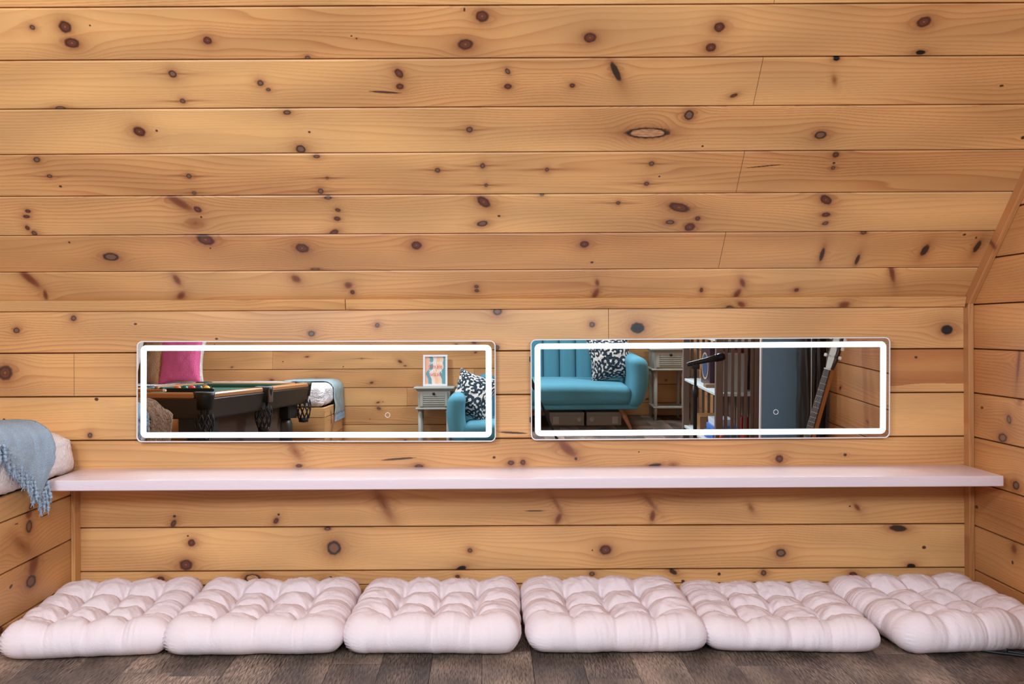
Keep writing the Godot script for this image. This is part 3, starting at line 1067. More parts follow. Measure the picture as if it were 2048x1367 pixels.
func mirror(at: Vector3, roll: float, lean: float, button: Vector2, label: String) -> void:
	var t := thing("wall_mirror", label, "mirror", at, "backlit mirrors over the shelf")
	var w := 1.391
	var h := 0.391
	var d := 0.030
	t.basis = Basis(Vector3.RIGHT, lean) * Basis(Vector3.BACK, roll)
	t.position.z = absf(lean) * h / 2 + 0.0006
	var outer := rounded_rect(w, h, 0.021, 8)
	part(t, "case", prism(rounded_rect(w - 0.012, h - 0.012, 0.016, 8), 0.0, d - 0.006), M.black)
	part(t, "frame", ring_plate(outer, rounded_rect(w - 0.007, h - 0.007, 0.0175, 8), d - 0.016, d), M.white_rim)
	part(t, "glass", prism(rounded_rect(w - 0.007, h - 0.007, 0.0175, 8), d - 0.007, d - 0.0015), M.mirror)
	var lo := rounded_rect(w - 0.031, h - 0.033, 0.021, 8)
	var li := rounded_rect(w - 0.075, h - 0.075, 0.003, 8)
	part(t, "light_strip", ring_plate(lo, li, d - 0.0016, d - 0.0006), M.led)
	var ro := PackedVector2Array()
	var ri := PackedVector2Array()
	for i in 24:
		ro.append(Vector2.from_angle(TAU * i / 24) * 0.0098)
		ri.append(Vector2.from_angle(TAU * i / 24) * 0.0082)
	part(t, "touch_button", ring_plate(ro, ri, d - 0.0016, d - 0.0010), M.white_rim, Vector3(button.x, button.y, 0))
	for sy in [0.118, -0.118]:
		part(t, "clip", box(Vector3(0.006, 0.02, 0.012), 0.001), M.black, Vector3(-w / 2 - 0.001, sy, 0.008))
	for s in [-1.0, 1.0]:
		for side in 2:
			var l := AreaLight3D.new()
			l.name = "strip_light"
			l.area_size = Vector2(w - 0.08, 0.02) if side == 0 else Vector2(0.02, h - 0.08)
			l.light_color = Color(0.90, 0.97, 1.0)
			l.light_energy = 0.14 if side == 0 else 0.038
			l.area_range = 8.0
			l.shadow_enabled = true
			l.rotation.y = PI
			l.position = Vector3(0, s * (h / 2 - 0.027), d + 0.0005) if side == 0 else Vector3(s * (w / 2 - 0.0265), 0, d + 0.0005)
			t.add_child(l, true)


# ---------------------------------------------------------------- floor cushions
# a square cushion with a round, gathered border and nine deep tufts
func tufted(w: float, dep: float, high: float, seed_: int, sag := 0.0, wild := 1.0) -> ArrayMesh:
	var n := 104
	var noise := FastNoiseLite.new()
	noise.seed = seed_
	noise.frequency = 1.0
	var rad := high * 0.5
	var half := Vector2(w / 2 - rad * 0.96, dep / 2 - rad * 0.96)
	var rc := 0.010
	var edge := 0.74
	var g := []
	for i in n + 1:
		var line := PackedVector3Array()
		for j in n + 1:
			var u := 2.0 * i / n - 1.0
			var v := 2.0 * j / n - 1.0
			var t := maxf(absf(u), absf(v))
			var q := Vector2(u, v) / maxf(t, 0.0001) * half
			var inner := q.clamp(-(half - Vector2.ONE * rc), half - Vector2.ONE * rc)
			var out := (q - inner).normalized()
			if absf(q.x - inner.x) > 0.0001 and absf(q.y - inner.y) > 0.0001:
				q = inner + out * rc
			var p := q * minf(t / edge, 1.0)
			var un := p.x / (w / 2)
			var vn := p.y / (dep / 2)
			# the tufts are never quite in line
			var uu := un + 0.04 * wild * noise.get_noise_2d(un * 0.9 + 3.0, vn * 0.9)
			var vv := vn + 0.04 * wild * noise.get_noise_2d(un * 0.9, vn * 0.9 + 7.0)
			var fu := absf(sin(PI * uu / 0.46)) if absf(uu) < 0.69 else 1.0
			var fv := absf(sin(PI * vv / 0.46)) if absf(vv) < 0.69 else 1.0
			var cu := 1.0 - pow(fu, 0.55)
			var cv := 1.0 - pow(fv, 0.55)
			var eu := smoothstep(0.5, 0.8, absf(uu))
			var ev := smoothstep(0.5, 0.8, absf(vv))
			# a crease weakens where it runs out over the border
			var dip := maxf(cu * (1.0 - 0.55 * ev), cv * (1.0 - 0.55 * eu)) * 0.34 + cu * cv * 0.42
			var sunk := 0.13 * (1.0 - smoothstep(0.2, 0.85, maxf(absf(un), absf(vn))))
			var along := un * 6.0 if absf(v) > absf(u) else vn * 6.0
			var fold := noise.get_noise_2d(along * 3.2, signf(u + v) * 4.0 + (10.0 if absf(v) > absf(u) else 0.0) + t * 2.6) + 0.6 * noise.get_noise_2d(along * 5.5 + 30.0, t * 4.0)
			var lumpy := noise.get_noise_2d(un * 2.6 + 9.0, vn * 2.6) * 0.007 + noise.get_noise_2d(un * 7.0, vn * 7.0 + 4.0) * 0.0028
			var bow := 1.0 - sag * (0.5 + 0.5 * noise.get_noise_2d(un * 0.7 - 4.0, vn * 0.7))
			var top := high * bow
			if t <= edge:
				var near := smoothstep(0.35, 0.95, t / edge)
				line.append(Vector3(p.x, top * (1.0 - dip - sunk) + lumpy + 0.0022 * fold * near, p.y))
			else:
				var phi := (t - edge) / (1.0 - edge) * PI * 0.93
				var r := rad * bow
				var pull := 1.0 - 0.16 * maxf(cu * (1.0 - eu), cv * (1.0 - ev)) + 0.05 * noise.get_noise_2d(un * 1.4 + 60.0, vn * 1.4)
				var corner := smoothstep(0.35, 0.7, minf(absf(out.x), absf(out.y)))
				var reach := rad * sin(phi) * (pull + 0.20 * corner) + 0.0035 * fold * sin(phi) * (0.4 + 0.6 * cos(phi * 0.5))
				var y := r + r * cos(phi) - (dip + sunk) * top * pow(cos(phi * 0.5), 2.0) + lumpy * cos(phi * 0.5) + 0.0022 * fold * cos(phi * 0.5)
				# the underside ripples where it meets the floor
				y += 0.006 * (0.5 + 0.5 * noise.get_noise_2d(un * 2.2, vn * 2.2 + 15.0)) * smoothstep(PI * 0.5, PI * 0.8, phi)
				line.append(Vector3(p.x + out.x * reach, maxf(y, 0.001), p.y + out.y * reach))
		g.append(line)
	var st := begin(true)
	add_grid(st, g, false)
	var c := Vector3(0, 0.002, 0)
	for k in n:
		tri(st, c, g[k][0], g[k + 1][0])
		tri(st, c, g[k + 1][n], g[k][n])
		tri(st, c, g[0][k + 1], g[0][k])
		tri(st, c, g[n][k], g[n][k + 1])
	return finish(st)


func build_floor_cushions() -> void:
	var where := [
		[-1.327, 0.350, 0.09, 0.535, 0.60, 0.130, "pale pink tufted floor cushion at the left end, beside the bed"],
		[-0.768, 0.345, 0.02, 0.590, 0.58, 0.136, "second pale pink tufted floor cushion from the left"],
		[-0.176, 0.350, -0.03, 0.582, 0.57, 0.138, "pale pink tufted floor cushion under the right half of the left mirror"],
		[0.420, 0.345, 0.01, 0.592, 0.57, 0.134, "pale pink tufted floor cushion under the left half of the right mirror"],
		[1.000, 0.345, -0.05, 0.572, 0.57, 0.130, "dented pale pink tufted floor cushion, second from the right wall"],
		[1.578, 0.352, 0.09, 0.552, 0.58, 0.140, "pale pink tufted floor cushion in the right-hand corner"],
	]
	for k in where.size():
		var c: Array = where[k]
		var t := thing("floor_cushion", c[6], "cushion", Vector3(c[0], 0.0, c[1]), "tufted floor cushions", c[2])
		part(t, "cover", tufted(c[3], c[4], c[5], 31 + k * 13, 0.30 if k == 4 else 0.14, 2.0 if k == 4 else 1.2), M.linen)
		# cloth buttons in the nine tufts
		for i in 3:
			for j in 3:
				var y: float = 0.30 * c[5]
				part(t, "tuft_button", lathe([Vector2(0, -0.003), Vector2(0.007, -0.002), Vector2(0.008, 0.001), Vector2(0.005, 0.004), Vector2(0, 0.005)], 10), M.linen, Vector3((i - 1) * 0.23 * c[3], y, (j - 1) * 0.23 * c[4]))


# ---------------------------------------------------------------- beds
func bed_frame(label: String, x: float, z0: float, z1: float, front_row: int) -> Node3D:
	# a built-in bench bed: rail, boards and corner posts; its end faces +x at x, its long front faces the room
	var t := thing("bench_bed", label, "bed", Vector3(x, 0, (z0 + z1) / 2), "built-in pine beds")
	var hz := (z1 - z0) / 2
	var l := x - ROOM_L - 0.01
	var ys := [[0.0, 0.085], [0.085, 0.2562], [0.2562, 0.4274], [0.4274, 0.512]]
	part(t, "core", box(Vector3(l - 0.04, 0.49, hz * 2 - 0.045), 0.0), M.backing, Vector3(-l / 2 - 0.001, 0.247, 0))
	for i in 4:
		var h: float = ys[i][1] - ys[i][0]
		var row: int = [2, 0, 1, 3][i]
		# end boards (facing +x): local x runs towards -z
		part(t, "plank" if i < 3 else "rail", plank(0.0, 0.0, hz * 2 - 0.02, hz * 2 - 0.02, h, row, 6, PAINT_X0 + 2.04, 0.0 if i < 3 else 0.05), M.pine, Vector3(0, ys[i][0], hz - 0.01), FACE_R)
		for side in ([1.0] if front_row > 0 else [-1.0]):
			var basis := Basis.IDENTITY if side > 0 else BACK
			part(t, "plank" if i < 3 else "rail", plank(0, 0, l, l, h, 3 + i % 3, 6, PAINT_X0 + 0.4, 0.0), M.pine, Vector3(-l if side > 0 else 0.0, ys[i][0], hz * side), basis)
	return t


func build_near_bed() -> void:
	var x := -1.606
	var t := bed_frame("pine bench bed at the left end of the shelf", x, 0.012, 0.97, 1)
	# upright in the corner between bed and knee wall
	var up := Basis(Vector3(0, 1, 0), Vector3(-1, 0, 0), Vector3(0, 0, 1))
	part(t, "corner_post", wood_bar(0.474, 0.0165, 0.048, 4, 6, PAINT_X0 + 0.62), M.pine, Vector3(0.017, 0, 0.05 - 0.491), up)
	var noise := FastNoiseLite.new()
	noise.seed = 3
	noise.frequency = 1.0
	var size := Vector3(1.96, 0.205, 0.95)
	var bend := func(p: Vector3) -> Vector3:
		var q := p * 7.0
		var d := Vector3(noise.get_noise_3d(q.x, q.y, q.z), noise.get_noise_3d(q.x + 40, q.y, q.z) * 0.8, noise.get_noise_3d(q.x, q.y + 40, q.z))
		var q2 := p * 23.0
		d += Vector3(noise.get_noise_3d(q2.x, q2.y, q2.z), noise.get_noise_3d(q2.x + 9, q2.y, q2.z), 0) * 0.45
		p += d * 0.011
		# the cover sinks towards the wall and hangs out a little over the end
		p.y -= 0.055 * smoothstep(0.15, 0.47, -p.z) * smoothstep(0.0, 0.1, p.y)
		p.x += 0.012 * smoothstep(0.9, 0.98, p.x) * (1.0 - smoothstep(0.1, 0.4, -p.z))
		# its lower edge is square and rests on the rail
		var k := smoothstep(0.0, -0.09, p.y)
		if 0.98 - absf(p.x) < 0.1:
			p.x += signf(p.x) * (0.98 - absf(p.x)) * k * 0.5
		if 0.475 - absf(p.z) < 0.1:
			p.z += signf(p.z) * (0.475 - absf(p.z)) * k * 0.6
		return p
	var bed := thing("quilted_mattress", "mattress under a pale quilted cover on the near bed", "mattress", Vector3(x - 0.975 + 0.018, 0.618, 0.491))
	part(bed, "quilt", rounded(size, 0.085, 7, 40, bend), M.quilt)
	throw_near()
	# a brown fur blanket over its room-side corner
	var fb := thing("fur_blanket", "brown fuzzy blanket over the room-side corner of the left bed", "blanket")
	var g := []
	for i in 17:
		var z := lerpf(0.705, 0.985, i / 16.0)
		var line := PackedVector3Array()
		for j in 31:
			var f := j / 30.0
			var drop := 0.05 * smoothstep(0.9, 0.985, z)
			var q: Vector3
			if f < 0.4:
				q = Vector3(lerpf(-2.2, -1.66, f / 0.4), 0.745 - drop, z)
			elif f < 0.6:
				var a := (f - 0.4) / 0.2 * PI / 2
				q = Vector3(-1.66 + 0.095 * sin(a), 0.665 + (0.08 - drop) * cos(a), z)
			else:
				q = Vector3(-1.563 + 0.006 * sin(f * 14.0), lerpf(0.665, 0.36, (f - 0.6) / 0.4), z)
			line.append(q + Vector3(0.5, 0.6, 0) * 0.014 * noise.get_noise_2d(z * 10.0, f * 6.0))
		g.append(line)
	part(fb, "cloth", thick_sheet(g, 0.012), M.fur)


func throw_near() -> void:
	var t := thing("throw_blanket", "blue-grey throw with a knotted fringe hanging off the left bed", "blanket")
	var noise := FastNoiseLite.new()
	noise.seed = 12
	noise.frequency = 1.0
	# over the end of the bed: lower hem climbs from its lowest corner to the room side
	var hem := func(z: float) -> float:
		if z < 0.375:
			return lerpf(0.60, 0.490, clampf((z - 0.27) / 0.105, 0.0, 1.0))
		return lerpf(0.490, 0.715, clampf((z - 0.375) / 0.29, 0.0, 1.0))
	var g := []
	var n := 40
	for i in n + 1:
		var z := lerpf(0.27, 0.695, float(i) / n)
		var low: float = hem.call(z)
		var line := PackedVector3Array()
		for j in 41:
			var f := j / 40.0
			var zz := z + 0.02 * noise.get_noise_2d(f * 2.0, 3.0)
			var p: Vector3
			if f < 0.4:       # lying on the mattress
				p = Vector3(lerpf(-2.05, -1.665, f / 0.4), 0.735 + 0.018 * smoothstep(0.3, 0.6, z), zz)
			elif f < 0.6:     # round its edge
				var a := (f - 0.4) / 0.2 * PI / 2
				p = Vector3(-1.665 + 0.098 * sin(a), 0.665 + (0.07 + 0.018 * smoothstep(0.3, 0.6, z)) * cos(a), zz)
			else:             # down the side
				var k := (f - 0.6) / 0.4
				p = Vector3(-1.567 + 0.010 * sin(k * 2.4), minf(0.665, lerpf(0.665, low, k)), zz + 0.012 * k * k)
				if low > 0.665:
					p = Vector3(-1.567 - 0.02 * (low - 0.665) / 0.05, lerpf(0.665, 0.66, k), zz)
			p.x += 0.007 * noise.get_noise_2d(z * 14.0, f * 2.0)
			p.y += 0.005 * noise.get_noise_2d(z * 9.0 + 30.0, f * 4.0)
			line.append(p)
		g.append(line)
	part(t, "cloth", thick_sheet(g, 0.007), M.throw)
	# the fringe: twisted strands knotted along the climbing hem
	var r := RandomNumberGenerator.new()
	r.seed = 4
	for k in 22:
		var z := lerpf(0.345, 0.68, k / 21.0)
		var low: float = minf(hem.call(z), 0.69)
		var a: Vector3 = Vector3(-1.555 + r.randf_range(-0.004, 0.006), low + 0.008, z)
		var pts := []
		var rad := []
		var long := r.randf_range(0.055, 0.085)
		var swing := Vector3(r.randf_range(-0.002, 0.01), 0, r.randf_range(-0.018, 0.008))
		for s in 15:
			var f := s / 14.0
			pts.append(a + Vector3(0, -long * f, 0) + swing * f + Vector3(sin(f * 19.0 + k) * 0.0018, 0, cos(f * 19.0 + k) * 0.0022))
			rad.append((0.0062 + 0.0022 * sin(f * 30.0 + k)) * (1.0 if f < 0.8 else 1.0 + (f - 0.8) * 1.5) * (0.4 if s == 14 else 1.0))
		var tassel := part(t, "tassel", tube(pts, rad, 8), M.throw)
		# its frayed end
		var st := begin(true)
		for q in 5:
			var e: Vector3 = pts[13]
			add_tube(st, [e, e + Vector3(r.randf_range(-0.006, 0.006), -r.randf_range(0.01, 0.02), r.randf_range(-0.008, 0.008))], [0.0022, 0.0008], 5)
		part(tassel, "frayed_end", finish(st), M.throw)


func build_far_bed() -> void:
	var x := -1.325
	bed_frame("pine bench bed in the far corner behind the pool table", x, 3.93, ROOM_B - 0.012, -1)
	var noise := FastNoiseLite.new()
	noise.seed = 8
	noise.frequency = 1.0
	var bend := func(p: Vector3) -> Vector3:
		var q := p * 9.0
		return p + Vector3(noise.get_noise_3d(q.x, q.y, q.z), noise.get_noise_3d(q.x + 40, q.y, q.z), noise.get_noise_3d(q.x, q.y + 40, q.z)) * 0.012
	var bed := thing("quilted_mattress", "mattress under a white textured cover on the far bed", "mattress", Vector3(x - 1.12, 0.606, 4.395))
	part(bed, "quilt", rounded(Vector3(2.22, 0.186, 0.94), 0.06, 5, 24, bend), M.quilt)
	# grey throw over its foot
	var t := thing("throw_blanket", "pale grey-green throw over the foot of the far bed", "blanket")
	var g := []
	for i in 19:
		var z := lerpf(4.36, 4.84, i / 18.0)
		var line := PackedVector3Array()
		for j in 21:
			var f := j / 20.0
			var p: Vector3
			if f < 0.35:
				p = Vector3(lerpf(-1.75, -1.41, f / 0.35), 0.712, z)
			elif f < 0.55:
				var a := (f - 0.35) / 0.2 * PI / 2
				p = Vector3(-1.41 + 0.092 * sin(a), 0.622 + 0.09 * cos(a), z)
			else:
				p = Vector3(-1.318 + 0.004 * sin(f * 9.0), lerpf(0.622, 0.42, (f - 0.55) / 0.45), z)
			p += Vector3(1, 0.4, 0) * 0.010 * noise.get_noise_2d(z * 12.0, f * 3.0)
			line.append(p)
		g.append(line)
	part(t, "cloth", thick_sheet(g, 0.008), M.pool_throw)
	for k in 14:
		var a := Vector3(-1.310, 0.425, lerpf(4.37, 4.83, k / 13.0))
		part(t, "tassel", tube([a, a + Vector3(0.002, -0.03, 0.002), a + Vector3(0, -0.06, 0)], [0.007, 0.006, 0.009], 7), M.throw)
	var p1 := thing("pink_pillow", "bright pink plush pillow on the far bed", "pillow", Vector3(-2.60, 0.895, 4.22))
	part(p1, "cover", pillow(0.40, 0.40, 0.16, 21), M.pink_plush, Vector3.ZERO, Basis(Vector3.UP, 0.25) * Basis(Vector3.RIGHT, 0.22) * Basis(Vector3.BACK, 0.06))
	var p2 := thing("tan_pillow", "tan and cream striped pillow left of the pink one", "pillow", Vector3(-2.90, 0.90, 4.40))
	part(p2, "cover", pillow(0.44, 0.481, 0.14, 22), M.tan, Vector3.ZERO, Basis(Vector3.UP, 0.75) * Basis(Vector3.RIGHT, 0.2))
	var p3 := thing("white_pillow", "white textured pillow behind the tan pillow", "pillow", Vector3(-3.08, 0.92, 4.28))
	part(p3, "cover", pillow(0.5, 0.48, 0.14, 23), M.cream, Vector3.ZERO, Basis(Vector3.UP, 0.85) * Basis(Vector3.RIGHT, 0.2))
	var p4 := thing("bed_pillow", "white bed pillow upright behind the pink one", "pillow", Vector3(-2.73, 0.91, 4.54))
	part(p4, "cover", pillow(0.5, 0.46, 0.14, 24), M.cream, Vector3.ZERO, Basis(Vector3.RIGHT, 0.3))


# ---------------------------------------------------------------- pool table
func build_pool_table() -> void:
	var turn := 0.1745
	var t := thing("pool_table", "dark oak pool table with green cloth and netted pockets", "pool table", Vector3(-1.99, 0, 2.90), "", turn)
	var hw := 0.475
	var hl := 0.865
	var top := 0.726
	part(t, "cloth_bed", box(Vector3(hw * 2 - 0.16, 0.03, hl * 2 - 0.16), 0.001), M.felt, Vector3(0, top - 0.05, 0))
	part(t, "slate_frame", box(Vector3(hw * 2 - 0.06, 0.09, hl * 2 - 0.06), 0.004), M.leather, Vector3(0, top - 0.115, 0))
	for s in [-1.0, 1.0]:
		for e in [-1.0, 1.0]:      # two lengths of rail on each long side
			var r := part(t, "side_rail", box(Vector3(0.085, 0.035, hl - 0.13), 0.008), M.rail_wood, Vector3(s * (hw - 0.045), top - 0.0175, e * hl * 0.5))
			part(r, "inlay", box(Vector3(0.006, 0.002, hl - 0.15), 0.0), M.leather, Vector3(-s * 0.012, 0.0178, 0))
			part(t, "rail_cushion", box(Vector3(0.03, 0.03, hl - 0.15), 0.006), M.felt, Vector3(s * (hw - 0.102), top - 0.02, e * hl * 0.5))
			# apron boards: dark oak, leaning inwards at the foot
			var ap := part(t, "side_apron", plank(0, 0, hl - 0.09, hl - 0.09, 0.125, 0, 2, PAINT_X0 + 0.3 + (0.9 if e > 0 else 0.0), 0.02, 0.003, 0.02), M.smoked)
			ap.transform = Transform3D((FACE_R if s > 0 else FACE_L) * Basis(Vector3.RIGHT, 0.22), Vector3(s * (hw - 0.026), top - 0.155, (e * hl * 0.5 + (hl - 0.09) / 2) if s > 0 else (e * hl * 0.5 - (hl - 0.09) / 2)))
		part(t, "end_rail", box(Vector3(hw * 2 - 0.2, 0.035, 0.085), 0.008), M.rail_wood, Vector3(0, top - 0.0175, s * (hl - 0.045)))
		part(t, "rail_cushion", box(Vector3(hw * 2 - 0.22, 0.03, 0.03), 0.006), M.felt, Vector3(0, top - 0.02, s * (hl - 0.102)))
		var ae := part(t, "end_apron", plank(0, 0, hw * 2 - 0.12, hw * 2 - 0.12, 0.125, 1, 2, PAINT_X0 + 0.2, 0.02, 0.003, 0.02), M.smoked)
		ae.transform = Transform3D((Basis.IDENTITY if s > 0 else BACK) * Basis(Vector3.RIGHT, 0.22), Vector3(-s * (hw - 0.06), top - 0.155, s * (hl - 0.026)))
	# pockets: leather collar, hanging flap and a knotted net
	for s in [-1.0, 1.0]:
		for e in [-1.0, 0.0, 1.0]:
			var c := Vector3(s * (hw - (0.055 if e != 0.0 else 0.03)), 0, e * (hl - 0.055))
			var p := part(t, "pocket", lathe([Vector2(0.034, -0.1), Vector2(0.05, -0.1), Vector2(0.062, -0.02), Vector2(0.066, 0.004), Vector2(0.056, 0.008), Vector2(0.044, 0.0), Vector2(0.034, -0.1)], 20), M.leather, c + Vector3(0, top - 0.002, 0))
			var net := begin(true)
			for k in 9:
				for dir in [-1.0, 1.0]:
					var pts := []
					for q in 7:
						var f := q / 6.0
						var a: float = TAU * k / 9.0 + dir * f * 1.1
						var rr := 0.05 * (1.0 - 0.25 * f) + 0.012 * sin(f * PI)
						pts.append(Vector3(cos(a) * rr, -0.13 - 0.15 * f, sin(a) * rr))
					add_tube(net, pts, [0.0045], 6)
			part(p, "net", finish(net), M.leather)
			part(p, "net_end", lathe([Vector2(0, -0.31), Vector2(0.036, -0.305), Vector2(0.04, -0.275), Vector2(0, -0.27)], 14), M.leather)
			if e == 0.0:
				part(p, "fringe_flap", rounded(Vector3(0.012, 0.11, 0.075), 0.005, 2, 1), M.brown_panel, Vector3(s * 0.05, -0.05, 0))
	# turned legs with a square block on top
	for s in [-1.0, 1.0]:
		for e in [-1.0, 1.0]:
			var lg := part(t, "leg", lathe([Vector2(0, 0), Vector2(0.075, 0.0), Vector2(0.075, 0.03), Vector2(0.05, 0.06), Vector2(0.045, 0.14), Vector2(0.07, 0.24), Vector2(0.085, 0.33), Vector2(0.075, 0.42), Vector2(0.06, 0.46), Vector2(0, 0.46)], 24), M.smoked, Vector3(s * (hw - 0.17), 0, e * (hl - 0.2)))
			part(lg, "leg_block", box(Vector3(0.18, 0.12, 0.18), 0.008), M.leather, Vector3(0, 0.52, 0))
	part(t, "stretcher_panel", box(Vector3(0.03, 0.3, hl * 2 - 0.5), 0.004), M.brown_panel, Vector3(hw - 0.17, 0.42, 0))
	# a cue lying on the near end rail
	var cue := thing("pool_cue", "wooden pool cue lying across the near end of the pool table", "cue", Vector3(-2.44, top + 0.013, 2.165), "", turn)
	part(cue, "shaft", tube([Vector3(-0.55, 0, 0), Vector3(0.3, 0, 0), Vector3(0.46, 0, 0)], [0.0125, 0.0095, 0.0075], 12), M.rail_wood)
	part(cue, "tip", tube([Vector3(0.46, 0, 0), Vector3(0.478, 0, 0)], [0.0076, 0.0072], 12), M.white_rim)
	# racked balls
	var rack := thing("ball_rack", "black triangular ball rack on the pool table", "rack", Vector3(-2.015, top - 0.035, 2.66), "", turn)
	var tr := begin(false)
	var side := 0.338
	var corners := [Vector3(-side / 2, 0, 0), Vector3(side / 2, 0, 0), Vector3(0, 0, side * 0.866)]
	for i in 3:
		var a: Vector3 = corners[i]
		var b: Vector3 = corners[(i + 1) % 3]
		var d := (b - a).normalized()
		add_box(tr, (a + b) / 2 + Vector3(0, 0.019, 0), Vector3(side + 0.02, 0.038, 0.016), 0.004, Basis(d, Vector3.UP, d.cross(Vector3.UP)))
	part(rack, "frame", finish(tr), M.black)
	var tints := [Color8(206, 96, 50), Color8(40, 88, 56), Color8(196, 50, 46), Color8(34, 76, 60), Color8(222, 168, 52), Color8(40, 62, 140), Color8(110, 50, 120), Color8(30, 30, 32), Color8(140, 40, 40), Color8(230, 180, 60), Color8(44, 70, 150), Color8(200, 60, 50), Color8(90, 50, 110), Color8(210, 110, 50), Color8(50, 100, 70)]
	var words := ["orange", "dark green", "bright red", "bottle green", "golden yellow", "blue", "purple", "black", "maroon", "pale yellow", "mid blue", "scarlet", "violet", "light orange", "sea green"]
	var ball := SphereMesh.new()
	ball.radius = 0.0265
	ball.height = 0.053
	ball.radial_segments = 24
	ball.rings = 12
	var n := 0
	for r in 5:
		for k in 5 - r:
			var local := Vector3((k - (4 - r) / 2.0) * 0.0535, 0, 0.036 + r * 0.0465)
			var o := part(self, "pool_ball", ball, plain(tints[n], 0.12), rack.transform * local + Vector3(0, 0.0265, 0))
			tag(o, words[n] + " pool ball in the triangular rack, row " + ["one", "two", "three", "four", "five"][r] + " from the near side", "ball", "racked pool balls")
			n += 1


# ---------------------------------------------------------------- sofa and what is on and under it
func build_sofa() -> void:
	var t := thing("loveseat", "teal upholstered loveseat with a channelled back and round arms", "sofa", Vector3(0.515, 0, 4.44))
	# front looks towards -z
	var puff := func(p: Vector3) -> Vector3:
		if p.y > 0:
			p.y += 0.035 * (1.0 - pow(absf(p.x) / 0.70, 2.0)) * (1.0 - 0.6 * pow(absf(p.z) / 0.36, 2.0))
		return p
	part(t, "seat", rounded(Vector3(1.40, 0.155, 0.70), 0.055, 5, 12, puff), M.teal, Vector3(0, 0.288, -0.055))
	part(t, "base_frame", rounded(Vector3(1.52, 0.05, 0.66), 0.015, 3, 1), M.teal, Vector3(0, 0.195, -0.045))
	for k in 10:
		var w := 1.46 / 10
		var x := -0.73 + w * (k + 0.5)
		part(t, "back_channel", rounded(Vector3(w - 0.001, 0.50, 0.13), 0.05, 4, 4), M.teal, Vector3(x, 0.51, 0.275), Basis(Vector3.RIGHT, 0.14))
	part(t, "back_shell", rounded(Vector3(1.5, 0.48, 0.05), 0.02, 3, 1), M.teal, Vector3(0, 0.48, 0.34), Basis(Vector3.RIGHT, 0.14))
	for s in [-1.0, 1.0]:
		var arm := func(p: Vector3) -> Vector3:
			# a tall pill that swells outwards and tucks in at its foot
			var f := clampf((p.y + 0.215) / 0.43, 0.0, 1.0)
			p.x += s * (0.028 * sin(f * PI) - 0.045 * pow(1.0 - f, 2.0))
			return p
		part(t, "arm", rounded(Vector3(0.15, 0.43, 0.74), 0.07, 6, 8, arm), M.teal, Vector3(s * 0.755, 0.395, -0.03))
		for e in [-1.0, 1.0]:
			part(t, "leg", tube([Vector3(s * 0.62, 0.175, e * 0.24), Vector3(s * 0.70, 0.0, e * 0.30)], [0.026, 0.013], 14), M.sofa_leg, Vector3(0, 0, -0.05))
	for k in [[-0.115, 0.575, 4.40, 0.45, -0.25, "leopard print pillow against the left arm of the teal loveseat"], [1.085, 0.575, 4.42, -0.28, 0.06, "leopard print pillow against the right arm of the teal loveseat"]]:
		var p := thing("leopard_pillow", k[5], "pillow", Vector3(k[0], k[1], k[2]), "leopard print pillows")
		part(p, "cover", pillow(0.42, 0.42, 0.14, 61 + int(k[3] * 10)), M.leopard, Vector3.ZERO, Basis(Vector3.UP, k[3]) * Basis(Vector3.RIGHT, 0.25) * Basis(Vector3.BACK, k[4]))
	for k in [[0.695, "left-hand grey-brown storage box under the teal loveseat", 1.0], [1.015, "right-hand grey-brown storage box under the teal loveseat", -1.0]]:
		var b := thing("storage_box", k[1], "box", Vector3(k[0], 0, 4.45), "storage boxes under the loveseat")
		part(b, "body", box(Vector3(0.298, 0.108, 0.3), 0.004), M.box_board, Vector3(0, 0.0545, 0))
		part(b, "lid", box(Vector3(0.302, 0.03, 0.304), 0.003), M.box_board, Vector3(0, 0.102, 0))
		part(b, "round_emblem", lathe([Vector2(0.0, 0), Vector2(0.02, 0.0), Vector2(0.02, 0.002), Vector2(0.016, 0.002), Vector2(0.015, 0.0008), Vector2(0, 0.0008)], 24), M.label_print, Vector3(k[2] * 0.105, 0.055, -0.1502), Basis(Vector3.RIGHT, -PI / 2))
		part(b, "paper_label", box(Vector3(0.05, 0.06, 0.002), 0.0), M.label_print, Vector3(-k[2] * 0.095, 0.048, -0.151))


